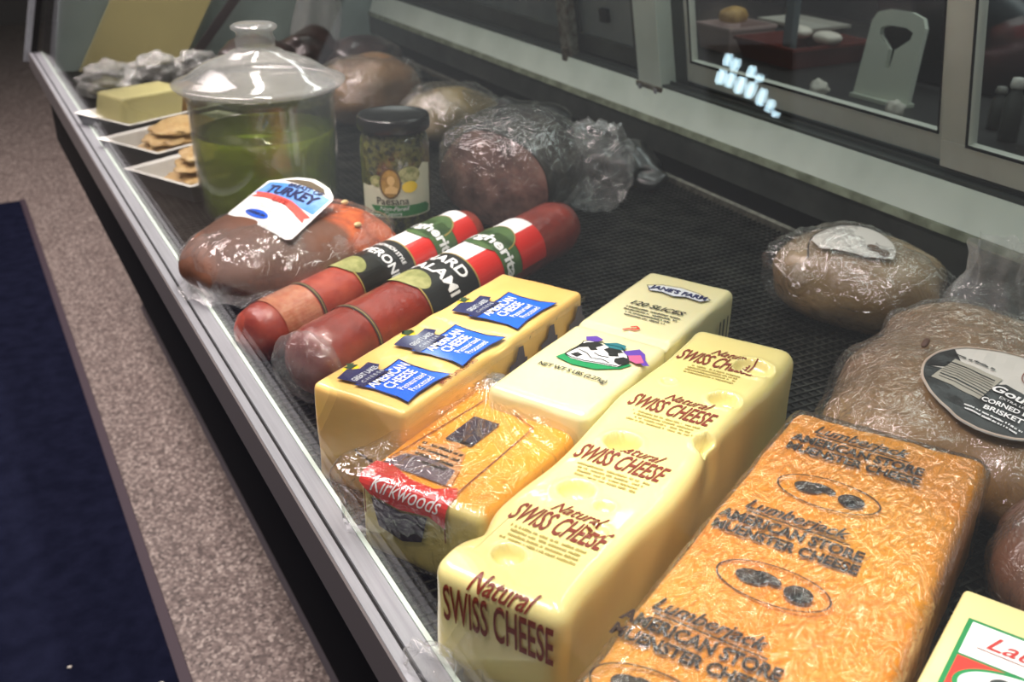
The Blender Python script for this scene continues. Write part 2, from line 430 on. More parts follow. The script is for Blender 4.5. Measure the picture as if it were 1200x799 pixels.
# ------------------------------------------------------------------ american cheese
def crease(c, d): return c
CHEESE_A = mat('yellow_wrapped_cheese', '#f2cd7c', .38, 0, '#eec06a', 8, coat=.9, crough=.1, cbump=.25, cscale=(25, 60, 60), cdist=.003, sss=.15)
def am_disp(c, d):
    q = c.copy()
    if d.z > .5: q.z += .0012*nz(c.x, c.y, 0, 30) - .0015*max(0, 1-abs(c.x-.142)/.02)
    if d.y < -.5 or d.y > .5: q.y += .0022*nz(c.x, c.z, 5, 28)
    if d.x < -.5: q.x += .0015*nz(c.y, c.z, 2, 25)
    return q
am = thing('cheese_loaf', 'yellow american cheese loaf with three blue diamond labels on top', 'cheese', (.255, .665, 0), 29.4)
rbox('loaf', .290, .096, .094, .006, CHEESE_A, am, (60, 24, 16), am_disp)
film = M['film'] = film_mat('cling_film', .0, .06, (45, 45, 45), .9, .004, .03)
for i, x0 in enumerate((.014, .089, .176)):
    w = (.056, .065, .068)[i]
    def P(pts): return [(x0+a*w, .006+b*.061) for a, b in pts]
    # concave-sided blue field
    base = [(.0, -.02), (.05, .2), (.05, .6), (.0, .88), (.3, .84), (.7, .83), (1.0, .86), (.95, .6), (.95, .25), (1.04, -.02), (.7, .03), (.3, .03)]
    lab = decal('label', [poly2d(P(base))], flat(.094, .0022), M['blue_ink'], am)
    decal('label_border', [outline(P(base), .0016)], flat(.094, .0025), M['navy_ink'], lab)
    bb = P([(.0, 1.20), (.05, .92), (.0, .74), (.62, .72), (.56, .92), (.70, .98), (.66, 1.16), (.42, 1.12), (.30, 1.26)])
    lg = decal('logo_panel', [poly2d(bb)], flat(.094, .0028), M['navy_ink'], am)
    decal('sun', [disc2d(x0+.36*w, .0815, .008, .006)], flat(.094, .0026), M['yellow_ink'], lg)
    decal('tree', [poly2d([(x0+.40*w+a, .084+b-.001) for a, b in [(-.004, -.003), (.006, -.003), (.004, .001), (.007, .002), (.001, .007), (-.001, .003), (-.005, .004)]])], flat(.094, .0031), M['green_ink'], lg)
    def T(s, u, v, size, wid, **k): return xf(text2d(s, size, width=wid, align='CENTER', **k), x0+u*w, .006+v*.061)
    decal('lettering', [T('GREAT LAKES', .34, .92, .0085, .030, bold=.02), T('CHEESE', .34, .80, .0055, .026, spacing=1.5)], flat(.094, .0031), M['pale_ink'], lg)
    decal('lettering', [T('AMERICAN', .50, .60, .0145, .048, bold=.02), T('CHEESE', .50, .39, .0145, .036, bold=.02),
                        T('Pasteurized', .53, .235, .0100, .032), T('Processed', .55, .09, .0100, .028)], flat(.094, .0028), M['white_ink'], lab)
# logos on the long side
def side_am(u, v): return (u, -.0028, v)
for k, sx_ in enumerate((.150, .205, .258)):
    pts = [(sx_, .040), (sx_+.001, .070), (sx_+.012, .072), (sx_+.016, .084), (sx_+.024, .083), (sx_+.027, .070), (sx_+.031, .069), (sx_+.030, .040)]
    d1 = decal('side_logo', [poly2d(pts)], side_am, M['navy_ink'], am)
decal('seam_print', [xf(text2d('BEST BY DATE 2 LOT 0413', .0065, width=.052, bold=.03), .056, .0015)], flat(.094, .001), M['brown_ink'], am)
# overlap seam of film on the long side
decal('film_fold', [poly2d([(.0, .090), (.288, .091), (.288, .086), (.0, .083)])], lambda u, v: (u, -.0034, v), film, am)
decal('front_print', [line2d([(.050, .046), (.046, .042), (.042, .043), (.036, .040), (.032, .041)], .003)], lambda u, v: (-.0018, u, v), M['black_ink'], am)

# ------------------------------------------------------------------ provolone (cow)
PROV = mat('cream_wrapped_cheese', '#e7e2b4', .35, 0, '#dfd9a4', 6, coat=.9, crough=.12, cbump=.2, cscale=(20, 40, 40), sss=.2)
def pv_disp(c, d):
    q = c.copy()
    if d.z > .5: q.z += .0012*nz(c.x, c.y, 3, 18) - .0035*max(0, 1-abs(c.x-.150)/.007)
    else: q += d*.002*nz(c.x, c.y, c.z+4, 22) - d*.0025*max(0, 1-abs(c.x-.150)/.007)
    return q
pv = thing('cheese_loaf', 'cream white sliced cheese loaf printed with a resting cow on green grass', 'cheese', (.384, .600, 0), 29.0)
rbox('loaf', .305, .096, .090, .008, PROV, pv, (90, 16, 12), pv_disp)
# reading direction: u runs from the left long side to the right one (-y), v runs away (+x)
def pvm(u, v): return (v, .096-u, .0915)
def grow(pts, k=1.28): return [(.056+(a-.056)*k, .098+(b-.098)*k) for a, b in pts]
decal('grass_print', [poly2d(grow([(.030, .080), (.045, .076), (.062, .078), (.076, .088), (.080, .097), (.060, .092), (.045, .090), (.034, .092)]))], pvm, M['grass_ink'], pv)
cw = decal('cow_print', [poly2d(grow([(.034, .086), (.040, .083), (.050, .083), (.062, .086), (.073, .088), (.076, .096), (.070, .108), (.062, .114), (.050, .113), (.040, .115), (.035, .110), (.037, .100)]))], lambda u, v: (v, .096-u, .0920), M['white_ink'], pv)
for pts in ([(.035, .104), (.038, .110), (.044, .114), (.050, .112), (.047, .106), (.050, .103), (.046, .100), (.042, .104), (.037, .100)],
            [(.055, .111), (.061, .113), (.067, .109), (.064, .106), (.067, .102), (.061, .099), (.058, .103), (.053, .106)],
            [(.066, .098), (.070, .103), (.075, .102), (.077, .096), (.073, .091), (.068, .093)],
            [(.037, .088), (.040, .093), (.045, .091), (.043, .086)]):
    decal('patch', [poly2d(grow(pts))], lambda u, v: (v, .096-u, .0924), M['black_ink'], cw)
for pts in ([(.034, .086), (.034, .094), (.037, .102), (.035, .110), (.040, .115), (.050, .114), (.062, .115), (.070, .109), (.077, .097), (.074, .089), (.062, .087), (.050, .084), (.040, .084), (.034, .086)],
            [(.038, .097), (.046, .095), (.052, .090), (.060, .092), (.066, .090)], [(.050, .098), (.055, .096), (.062, .097)]):
    decal('outline', [line2d(grow(pts), .0011)], lambda u, v: (v, .096-u, .0926), M['black_ink'], cw)
decal('tail_print', [poly2d(grow([(.033, .117), (.039, .122), (.046, .119), (.044, .114), (.036, .112)]))], lambda u, v: (v, .096-u, .0927), M['purple_ink'], pv)
decal('hat_print', [poly2d(grow([(.066, .110), (.074, .119), (.081, .114), (.085, .106), (.091, .100), (.087, .098), (.080, .104), (.074, .104)]))], lambda u, v: (v, .096-u, .0927), M['purple_ink'], pv)
decal('scarf_print', [poly2d(grow([(.048, .114), (.056, .120), (.064, .119), (.066, .112), (.056, .110)]))], lambda u, v: (v, .096-u, .0926), M['teal_ink'], pv)
decal('collar_print', [poly2d(grow([(.072, .106), (.079, .111), (.086, .102), (.082, .098), (.076, .100)]))], lambda u, v: (v, .096-u, .0929), M['pink_ink'], pv)
arc = lambda A: (lambda x, y: (x, y-A*math.cos(x/.036)+A))
decal('lettering', [xf(text2d('NET WT 5 LBS (2.27kg)', .0085, width=.066, align='CENTER', bold=.03), .050, .056, warp=arc(-.004))], pvm, M['black_ink'], pv)
decal('lettering', [xf(text2d('120 SLICES', .0125, width=.056, align='CENTER', bold=.03, shear=.25), .052, .214)] + [xf(s, .052, .205) for s in fine_print(4, .056, .006, .0032, 3)], pvm, M['black_ink'], pv)
lg = decal('logo_print', [poly2d([(.020, .262), (.030, .270), (.050, .274), (.070, .270), (.086, .262), (.080, .254), (.064, .257), (.052, .252), (.038, .256), (.026, .253)])], pvm, M['pale_ink'], pv)
decal('logo_outline', [outline([(.018, .263), (.030, .271), (.050, .275), (.070, .271), (.088, .262), (.080, .253), (.064, .256), (.052, .251), (.038, .255), (.026, .252)], .001)], lambda u, v: (v, .096-u, .0919), M['navy_ink'], lg)
decal('lettering', [xf(text2d("JANE'S FARM", .012, width=.060, align='CENTER', bold=.04), .053, .2585)], lambda u, v: (v, .096-u, .0921), M['navy_ink'], lg)
decal('red_print', [line2d([(.046, .156), (.050, .161), (.056, .161), (.058, .166), (.054, .169), (.050, .165)], .0024)], pvm, M['red_ink'], pv)
decal('side_print', [line2d([(.262, .02), (.264, .07)], .003), line2d([(.272, .02), (.273, .07)], .004), line2d([(.282, .02), (.283, .07)], .003)], lambda u, v: (u, -.003, v), M['track'], pv)

# ------------------------------------------------------------------ swiss loaf
SW = mat('pale_yellow_swiss', '#ece09a', .30, 0, '#e6d98c', 5, coat=.8, crough=.06, cbump=.12, cscale=(14, 20, 20), cdist=.004, sss=.08)
HOLES = [(.034, .058, .010, .010), (.1195, .058, .012, .012), (.112, .032, .0065, .006), (.1935, .060, .0135, .020), (.294, .019, .012, .012), (.228, .001, .014, .016), (.360, .022, .015, .010), (.0855, .022, .007, .004), (.300, .070, .006, .002)]
def sw_z(x, y):
    z = .094 + .0010*nz(x, y, 7, 16)
    for hx, hy, r, dpt in HOLES:
        d = math.hypot((x-hx), (y-hy)*.95)/r
        if d < 1.5: z -= dpt*max(0, 1-d**2.2/1.0)**.55 if d < 1 else 0
        if .8 < d < 1.5: z += .0007*math.cos((d-1.15)/.35*PI/2)**2
    return z
SWL, SWW = .415, .096
def sw_disp(c, d):
    q = c.copy(); yy = c.y
    if d.z > .3: q.z += (sw_z(c.x, c.y)-.094)*min(1, (d.z-.3)/.5)
    q.y += (.0025*math.sin(c.x*30)+.002*nz(c.x, c.z, 1, 20))*(1 if abs(d.y) > .3 else .5)
    # shoulder notch where the loaf was pinched near its front
    if c.y > .08: q.y -= .006*math.exp(-((c.x-.052)/.016)**2)*1.0; q.z -= .004*math.exp(-((c.x-.052)/.016)**2)*(1 if d.z > 0 else 0)
    if d.y < -.3: q.y += .006*math.exp(-((c.x-.228)/.014)**2)*max(0, (c.z-.05)/.05)
    return q
sw = thing('cheese_loaf', 'long pale yellow swiss cheese loaf with dimpled holes and brown lettering', 'cheese', (.246, .402, 0), 29.8)
rbox('loaf', SWL, SWW, .094, .012, SW, sw, (220, 56, 14), sw_disp)
def swm(u, v):
    x, y = v, SWW-u
    return (x, y, sw_z(x, y)+.0007)
def natural(w):
    """script word drawn with strokes"""
    k = text2d('Natural', .0150, shear=.55, width=w, align='CENTER', bold=.012); return k
for i, x0 in enumerate((.0700, .1600, .2500, .3460)):
    shp = [xf(text2d('SWISS CHEESE', .029, width=.070, align='CENTER', shear=.30, bold=.018), .050-.001*i, x0-.003)]
    decal('lettering', shp, swm, M['brown_ink'], sw, cell=.004)
    decal('script_lettering', [xf(natural(.040), .055, x0+.0195)], swm, M['brown_ink'], sw, cell=.004)
    decal('small_print', [xf(s, .050, x0-.0100) for s in fine_print(4, .056 if i < 3 else .046, .0046, .0028, 5+i)], swm, M['olive_ink'], sw)
rr = .012
def sw_front(u, v):
    """wraps over the near top edge: v>0 on top, v<0 down the front"""
    y = SWW-u; q = PI*rr/2
    if v >= 0: return (rr+v, y, sw_z(rr+v, y)+.0006)
    if v > -q:
        a = -v/rr; return (rr-(rr+.0006)*math.sin(a), y, .094-rr+(rr+.0006)*math.cos(a))
    return (-.0010, y, .094-rr-(-v-q))
decal('front_lettering', [xf(text2d('SWISS CHEESE', .038, width=.080, align='CENTER', shear=-.05, bold=.018), .051, -.0440)], sw_front, M['brown_ink'], sw, cell=.003)
decal('front_script', [xf(text2d('Natural', .020, shear=.5, width=.048, align='CENTER', bold=.015), .052, -.0150)], sw_front, M['brown_ink'], sw, cell=.003)
# crumpled film end at the near left foot of the loaf
def crumple(name, a, b, c, m, parent, seed, loc=(0, 0, 0), sub=4, sharp=.35):
    bm = bmesh.new(); bmesh.ops.create_icosphere(bm, subdivisions=sub, radius=1)
    for v in bm.verts:
        d = v.co.copy(); k = 1 + sharp*nz(d.x+seed, d.y, d.z, 2.2) + sharp*.5*abs(nz(d.x, d.y+seed, d.z, 6))
        v.co = Vector((d.x*a*k, d.y*b*k, d.z*c*k))+Vector(loc)
        v.co.z = max(v.co.z, .0006)
    return bm_obj(name, bm, m, parent)
FS = M['film_shiny'] = film_mat('crumpled_film', .04, .05, (70, 70, 70), 1.0, .006, .08)
crumple('film_end', .012, .020, .020, FS, sw, 3, (-.012, .088, .020))
def skirt(name, pts, h0, m, parent, seed, flare=.006):
    """loose wrinkled film hanging at a foot: pts = path on the deck"""
    vs, fs = [], []; rows = 7; n = len(pts)
    for j in range(rows):
        t = j/(rows-1)
        for i, (x, y, nx, ny) in enumerate(pts):
            o = flare*(.3+t*t)+.004*nz(i*.35, t*2, seed, 1.3)
            vs.append((x+nx*o, y+ny*o, max(.001, h0*(1-t)+.002*nz(i*.5, t, seed))))
    for j in range(rows-1):
        for i in range(n-1):
            a = j*n+i; fs.append((a, a+1, a+1+n, a+n))
    return mesh_obj(name, vs, fs, m, parent)
skirt('film_skirt', [(-.003, .094-.09*i/29, -1, 0) for i in range(30)], .030, FS, sw, 4)

# ------------------------------------------------------------------ large orange slab
def crinkled(name, c1, c2, strong=1.0, sc=(55, 150, 60), rot=0):
    k = NT(name); p = k.n('ShaderNodeBsdfPrincipled'); k.l(p.outputs[0], k.out.inputs[0])
    co = k.coord(); k.l(k.ramp(k.noise(co, 7, 3), [(.35, lin(c1)), (.7, lin(c2))]), p.inputs['Base Color'])
    p.inputs['Roughness'].default_value = .45; p.inputs['Coat Weight'].default_value = 1; p.inputs['Coat Roughness'].default_value = .10
    p.inputs['Coat IOR'].default_value = 1.7
    cc = k.coord(sc, (0, 0, rot)); k.l(k.bump(k.noise(cc, 1, 4, .62, 1.6), strong, .008), p.inputs['Coat Normal'])
    p.inputs['Subsurface Weight'].default_value = .15; p.inputs['Subsurface Radius'].default_value = (.01, .005, .002); p.inputs['Subsurface Scale'].default_value = 1
    return k.m
SLAB = mat('orange_cheese', '#e88f12', .5, 0, '#efa526', 9, sss=.1)
SLL, SLW, SLH = .372, .146, .090
sl = thing('cheese_slab', 'large orange cheese slab tightly wrapped in crinkled film with faded black print', 'cheese', (.287, .225, 0), 29.3)
def sl_disp(c, d):
    q = c.copy(); q += d*(.0016*nz(c.x, c.y, c.z, 24)+.0008*nz(c.x, c.y*2, c.z, 70)); return q
rbox('slab', SLL, SLW, SLH, .010, SLAB, sl, (60, 30, 14), sl_disp)
SLFILM = film_mat('slab_film', .04, .11, (60, 150, 80), 1.0, .0045, .01, gain=3.2, cap=.55)
rbox('wrap', SLL+.003, SLW+.003, SLH+.002, .012, SLFILM, sl, (110, 60, 16), lambda c, d: c+Vector((-.0015, -.0015, 0))+d*(.0012*abs(nz(c.x*1.2, c.y*2.6, c.z, 42))+.0012))
INK = mat('faded_black_ink', '#2a1606', .5)
def slm(u, v): return (v, SLW-u, SLH+.0022)
def slp(sx_, ux=0):
    o = []
    o.append(xf(text2d('Lumberjack', .017, width=.070, align='CENTER', shear=.3, bold=.03), .052+ux, sx_+.020))
    o.append(line2d([(.020+ux, sx_+.0165), (.090+ux, sx_+.0155)], .0016))
    o.append(xf(text2d('AMERICAN STORE', .0150, width=.096, align='CENTER', bold=.05), .053+ux, sx_+.002))
    o.append(xf(text2d('MUENSTER CHEESE', .0140, width=.096, align='CENTER', bold=.05), .054+ux, sx_-.012))
    return o
decal('lettering', slp(.197), slm, INK, sl, cell=.02)
decal('lettering', slp(.318, .008), slm, INK, sl, cell=.02)
decal('lettering', slp(.070, -.008), slm, INK, sl, cell=.02)
for k, (ou, ov) in enumerate(((.060, .262), (.062, .148), (.040, .026))):
    sh = [ring2d(ou, ov, .036, .019, .0013)]
    ov_ = decal('oval_print', sh, slm, INK, sl, cell=.02)
    decal('cow_print', [disc2d(ou-.014, ov+.001, .010, .007), disc2d(ou-.004, ov+.005, .009, .004, rot=-.3), disc2d(ou+.016, ov+.000, .009, .008), poly2d([(ou+.010, ov-.006), (ou+.020, ov-.008), (ou+.018, ov+.004)])], slm, INK, ov_)

# ------------------------------------------------------------------ film wrapped small brick
def brick_mat():
    k = NT('orange_muenster'); p = k.n('ShaderNodeBsdfPrincipled'); k.l(p.outputs[0], k.out.inputs[0]); co = k.coord()
    a = k.ramp(k.noise(co, 7, 3), [(.35, lin('#f4b02c')), (.65, lin('#ee9a1c'))])
    sx = k.n('ShaderNodeSeparateXYZ'); k.l(co, sx.inputs[0])
    f = k.ramp(sx.outputs[0], [(.006, (1, 1, 1)), (.012, (0, 0, 0))])      # near end painted olive-pale for the dim light there, orange elsewhere
    mx = k.n('ShaderNodeMixRGB'); k.l(f, mx.inputs[0]); k.l(a, mx.inputs[1]); mx.inputs[2].default_value = lin('#d8c878'); k.l(mx.outputs[0], p.inputs['Base Color'])
    p.inputs['Roughness'].default_value = .4; return k.m
BRK = brick_mat()
BL, BW, BH = .172, .112, .070
br = thing('cheese_block', 'short orange cheese block in loose shiny film with a red banner label', 'cheese', (.262, .542, 0), 30)
rbox('block', BL, BW, BH, .009, BRK, br, (24, 16, 10), lambda c, d: c+d*.0012*nz(c.x, c.y, c.z, 30))
bz = BH+.0012
def brm(u, v): return (v, u, bz)            # u across (+y is left), v away
def Bp(p): return [(v, u) for u, v in p]
def br_wrap(u, v):
    """u = local y, v = local x along the top, negative = down the front face"""
    r0 = .009; q = PI*r0/2; s = v
    if s >= r0: return (s, u, bz)
    s -= r0
    if s > -q:
        a = -s/r0; return (r0-(r0+.0012)*math.sin(a), u, BH-r0+(r0+.0012)*math.cos(a))
    return (-.0014, u, BH-r0-(-s-q))
decal('frame_line', [line2d([(.030, -.028), (.031, .012), (.032, .125)], .0012), line2d([(.032, .125), (.090, .150)], .0010), line2d([(.090, .150), (.104, .012), (.104, -.028)], .0012)], br_wrap, M['brown_ink'], br, cell=.004)
decal('neck_print', [poly2d([(.058, .074), (.083, .074), (.083, .116), (.058, .116)])], br_wrap, M['dkpurple_ink'], br)
bd = decal('bell_print', [poly2d([(.040, .020), (.046, .040), (.052, .052), (.056, .064), (.066, .066), (.062, .078), (.072, .080), (.078, .066), (.086, .064), (.092, .050), (.100, .034), (.104, .020)])], br_wrap, M['tan_ink'], br, cell=.01)
decal('bell_shade', [poly2d([(.044, .020), (.049, .040), (.074, .044), (.096, .040), (.103, .020)])], lambda u, v: (lambda p: (p[0]-.0003, p[1], p[2]+.0003))(br_wrap(u, v)), M['violet_grey'], bd, cell=.01)
decal('bell_print_text', [xf(text2d(t, .0085, width=w_, align='CENTER', bold=.03), .070, y_, rot=0) for t, w_, y_ in ()] + [xf((lambda s: ([(-a, b) for a, b in s[0]], s[1]))(s), .074, .058) for s in fine_print(4, .040, .0078, .0045, 11)], lambda u, v: (lambda p: (p[0], p[1], p[2]+.0006))(br_wrap(u, v)), M['black_ink'], bd)
rb = decal('banner', [poly2d([(.028, .012), (.034, .022), (.048, .012), (.070, .013), (.094, .022), (.108, .020), (.109, -.002), (.098, -.010), (.070, -.014), (.044, -.010), (.030, -.016)][::-1])], lambda u, v: (lambda p: (p[0]-.0006, p[1], p[2]+.0005))(br_wrap(u, v)), M['red_ink'], br, cell=.003)
scr = text2d('Kirkwoods', .018, width=.064, align='CENTER', shear=.5, bold=.0)
decal('banner_script', [xf(([(-a, b) for a, b in scr[0]], scr[1]), .066, -.006)], lambda u, v: (lambda p: (p[0]-.0010, p[1], p[2]+.0009))(br_wrap(u, v)), M['white_ink'], rb, cell=.003)
decal('front_panel_print', [poly2d([(.046, -.012), (.070, -.016), (.098, -.012), (.092, -.036), (.070, -.042), (.052, -.036)][::-1])], br_wrap, M['dkpurple_ink'], br, cell=.003)
# loose film: shell with pleats gathered at the far left corner
gx, gy = .166, .104
def br_film(c, d):
    a = math.atan2(c.y-gy, c.x-gx); r_ = math.hypot(c.x-gx, c.y-gy)
    q = c+Vector((-.003, -.003, 0))
    ple = abs(math.sin(a*19+2.5*nz(c.x, c.y, 0, 18)))*.0055*math.exp(-r_/.12)+.0010
    ple += .0022*abs(nz(c.x, c.y, c.z, 45))
    q += d*ple
    loose = max(0, (c.y-.060)/.05)*max(0, 1-c.x/.12)*1.25
    q += Vector((-.010, .010, .004))*loose*(1+.6*nz(c.x, c.y, c.z, 40))*(0.3+.7*c.z/BH)
    q.z = max(q.z, .0005); return q
BF = film_mat('loose_brick_film', .03, .06, (50, 50, 40), .7, .006, .01, gain=2.4, cap=.45)
rbox('loose_film', BL+.006, BW+.006, BH+.003, .010, BF, br, (130, 90, 40), br_film)
# gathered tail of film
vs, fs = [], []
for j in range(9):
    t = j/8
    for i in range(41):
        a = -2.0+2.9*i/40; rad = .006+.030*t; w_ = .004*math.sin(i*1.9)*t
        vs.append((gx-.004+rad*math.cos(a)*.9, gy+rad*math.sin(a)*.7, BH+.004+w_+.012*t*(1-t)*2-.010*t))
for j in range(8):
    for i in range(40): k = j*41+i; fs.append((k, k+1, k+42, k+41))
mesh_obj('film_tail', vs, fs, FS, br)

# ------------------------------------------------------------------ logs
def log(name, label, loc, L, R, m, endm, deg=29.3):
    t = thing(name, label, 'sausage', loc, deg)
    prof = [(.001, -.001), (R*.45, .0002), (R*.72, .003), (R*.9, .010), (R, .026), (R*1.01, L*.3), (R, L*.6), (R*.99, L-.03), (R*.86, L-.010), (R*.55, L-.001), (.001, L)]
    full = []
    for (r0, z0), (r1, z1) in zip(prof, prof[1:]):
        n = max(1, int((z1-z0)/.012))
        for k in range(n): full.append((r0+(r1-r0)*k/n, z0+(z1-z0)*k/n))
    full.append(prof[-1])
    vs, fs = [], []; seg = 48
    for j, (r, z) in enumerate(full):
        for i in range(seg):
            a = 2*PI*i/seg; rr_ = r*(1+.012*nz(math.cos(a), math.sin(a), z*12, 2))
            vs.append((z, rr_*math.cos(a), R+rr_*math.sin(a)))
    for j in range(len(full)-1):
        for i in range(seg): a, b = j*seg+i, j*seg+(i+1) % seg; fs.append((a, a+seg, b+seg, b))
    mesh_obj('casing', vs, fs, m, t)
    def mp(off):
        # u = distance round the girth from the top towards the buyer's side, v = along the log
        return lambda u, v: (v, -(R*1.012+off)*math.sin(u/R), R+(R*1.012+off)*math.cos(u/R))
    return t, mp
RED = mat('red_casing', '#8e2c1a', .38, 0, '#741f12', 30, coat=.9, crough=.10, cbump=.7, cscale=(90, 110, 110), cdist=.003, bump=.05)
RED2 = mat('red_casing_speckled', '#b04a34', .4, 0, '#962e20', 45, coat=.9, crough=.10, cbump=.8, cscale=(90, 110, 110), cdist=.003)
def rect(u0, u1, v0, v1): return poly2d([(u0, v0), (u1, v0), (u1, v1), (u0, v1)])
def dress(t, mp, R, a, lines, girth):
    """a = dict of positions along the log"""
    hw = girth
    decal('casing_band', [rect(-hw, hw, a['ring'], a['ring']+.005)], mp(.0008), M['track'], t, cell=.004)
    decal('casing_band', [rect(-hw, hw, a['ring']+.0018, a['ring']+.0028)], mp(.0012), M['gold_ink'], t, cell=.004)
    for k, (v0, v1) in enumerate((a['w1'], a['w2'])):
        decal('white_stripe', [rect(-hw, R*.48, v0, v1)], mp(.0008), M['white_ink'], t, cell=.004)
        decal('red_stripe', [rect(R*.48, hw, v0, v1)], mp(.0008), M['red_ink'], t, cell=.004)
    lb = decal('label', [rect(-hw, hw, a['b0'], a['b1'])], mp(.0010), M['black_ink'], t, cell=.004)
    for e0, e1 in ((a['b1']-.001, a['b1']+.0015), (a['b0']-.0015, a['b0']+.0005)): decal('label_edge', [rect(-hw, hw, e0, e1)], mp(.0013), M['gold_ink'], lb, cell=.004)
    decal('leaf_picture', [disc2d(-.002, a['b0']+.010, R*.75, .019)], mp(.0014), mat('leaf_green', '#7d8147', .5, 0, '#a9a86d', 60), lb, cell=.004)
    decal('lettering', [xf(text2d(s, sz, width=w, align='CENTER', bold=.025), uc, v) for s, sz, w, uc, v in lines], mp(.0016), M['white_ink'], lb, cell=.003)
    bv0, bv1 = a['badge']; mid = (bv0+bv1)/2; hh = (bv1-bv0)/2
    bdg = decal('badge', [rect(-hw, hw, bv0+.006, bv1-.010), disc2d(R*.1, mid+.002, R*.75, hh+.008)], mp(.0018), mat('badge_green', '#3d5c34', .4, 0, '#55703c', 40), t, cell=.004)
    decal('badge_edge', [ring2d(R*.1, mid+.002, R*.75, hh+.008, .0016, a0=0, a1=PI)], mp(.0021), M['gold_ink'], bdg, cell=.004)
    decal('lettering', [xf(text2d('Margherita', .026, width=R*2.9, align='CENTER', bold=.035), R*.22, mid-.014)], mp(.0024), M['white_ink'], bdg, cell=.003)
sal, mp = log('salami_log', 'thick red hard salami log lying against the yellow cheese loaf', (.240, .885, 0), .50, .037, RED, RED)
dress(sal, mp, .037, dict(ring=.072, w1=(.246, .300), w2=(.338, .392), b0=.160, b1=.248, badge=(.292, .345)),
      [('HARD', .024, .056, .006, .222), ('SALAMI', .024, .072, .010, .195)], .062)
pep, mp = log('pepperoni_log', 'thinner pepperoni log behind the salami, pale front end', (.212, .984, 0), .405, .032, RED2, RED2)
dress(pep, mp, .032, dict(ring=.082, w1=(.240, .286), w2=(.330, .374), b0=.150, b1=.242, badge=(.280, .338)),
      [('PEPPERONI', .020, .078, .004, .198), ('SANDWICH STYLE', .009, .050, .010, .222)], .052)
decal('pale_end_sleeve', [rect(-.075, .075, .028, .080)], lambda u, v: (v, -(.0330)*math.sin(u/.032), .032+.0330*math.cos(u/.032)), mat('pale_salami_skin', '#c98a68', .35, 0, '#b8684c', 120, coat=.9, cbump=.4, cscale=(90, 90, 90)), pep, cell=.004)
mp_s = lambda u, v: (v, -.0385*math.sin(u/.037), .037+.0385*math.cos(u/.037))
crumple('clear_end_cap', .022, .040, .036, FS, sal, 12, (.006, .0, .037), 4, .12)

# ------------------------------------------------------------------ turkey
def turkey_mat():
    k = NT('browned_turkey_skin'); p = k.n('ShaderNodeBsdfPrincipled'); k.l(p.outputs[0], k.out.inputs[0]); co = k.coord()
    a = k.ramp(k.noise(co, 9, 4), [(.35, lin('#5c3a2a')), (.7, lin('#804a2a'))])
    b = k.ramp(k.noise(co, 60, 4, .7), [(.3, lin('#7c2c10')), (.55, lin('#b8541e')), (.8, lin('#cf7a35'))])
    sx = k.n('ShaderNodeSeparateXYZ'); k.l(co, sx.inputs[0])
    ad = k.n('ShaderNodeMath', operation='MULTIPLY_ADD'); k.l(k.noise(co, 25, 3), ad.inputs[0]); ad.inputs[1].default_value = .06; k.l(sx.outputs[0], ad.inputs[2])
    f = k.ramp(ad.outputs[0], [(.058, (0, 0, 0)), (.078, (1, 1, 1))])
    mx = k.n('ShaderNodeMixRGB'); k.l(f, mx.inputs[0]); k.l(a, mx.inputs[1]); k.l(b, mx.inputs[2]); k.l(mx.outputs[0], p.inputs['Base Color'])
    p.inputs['Roughness'].default_value = .5; k.l(k.bump(k.noise(co, 110, 4), .4, .002), p.inputs['Normal'])
    return k.m
TUR = turkey_mat()
tk = thing('turkey_breast', 'browned turkey breast in glossy clear bag with a white and blue label', 'meat', (.318, 1.174, 0), 10)
tb = Blob(.128, .093, .047, .048, 2.5, 2.3, .008, 11, 3)
tb.make('meat', TUR, tk, 6)
# orange seasoned face on the right
TF = film_mat('turkey_film', .03, .05, (26, 26, 26), 1.0, .006, .03, gain=1.4)
tb2 = Blob(.131, .096, .049, .048, 2.5, 2.3, .010, 13, 3.4, fine=.003)
tb2.make('bag', TF, tk, 6)
# welded seam of the bag running round the front
vs, fs = [], []
for i in range(81):
    a = PI*.95+PI*1.0*i/80; cx_, sy_ = math.cos(a), math.sin(a)
    for t in (0, .5, 1):
        r_ = 1.0+.10*t; vs.append((.131*r_*cx_, .094*r_*sy_-.004*t, .040-.012*t+.003*math.sin(i*.7)*t))
for i in range(80):
    for k in (0, 1): a = i*3+k; fs.append((a, a+3, a+4, a+1))
mesh_obj('bag_seam', vs, fs, FS, tk)
# stiff card label lying on the bag, tipped to the aisle; a runs along it, b up to its hang slot
QL = [Vector(p) for p in ((-.0567, .0485, .094), (-.0346, -.0734, .089), (.0538, -.0227, .109), (.0157, .0789, .113))]
def tlab(off):
    def f(a, b):
        p = QL[0]*(1-a)*(1-b)+QL[1]*a*(1-b)+QL[2]*a*b+QL[3]*(1-a)*b
        nr = (QL[1]-QL[0]).cross(QL[3]-QL[0]).normalized()
        return p+nr*(off+.006*math.sin(PI*a))
    return f
LB = decal('label', [poly2d([(.03, .02), (.06, -.02), (.5, -.03), (.95, -.02), (1.0, .04), (1.0, .93), (.97, 1.0), (.85, 1.12), (.6, 1.20), (.35, 1.16), (.12, 1.04), (.0, 1.0)])], tlab(.0), M['white_ink'], tk, cell=.05)
decal('blue_field', [poly2d([(.03, .62), (.96, .55), (.97, .92), (.6, .99), (.06, .96)])], tlab(.0004), mat('sky_blue_ink', '#4c90e8', .4, 0, '#a8caf0', 12), LB, cell=.05)
decal('hang_slot', [poly2d([(.22, 1.03), (.55, 1.0), (.88, .97), (.80, 1.07), (.58, 1.13), (.38, 1.10)])], tlab(.0004), mat('slot_dark', '#5a4a30', .5), LB, cell=.05)
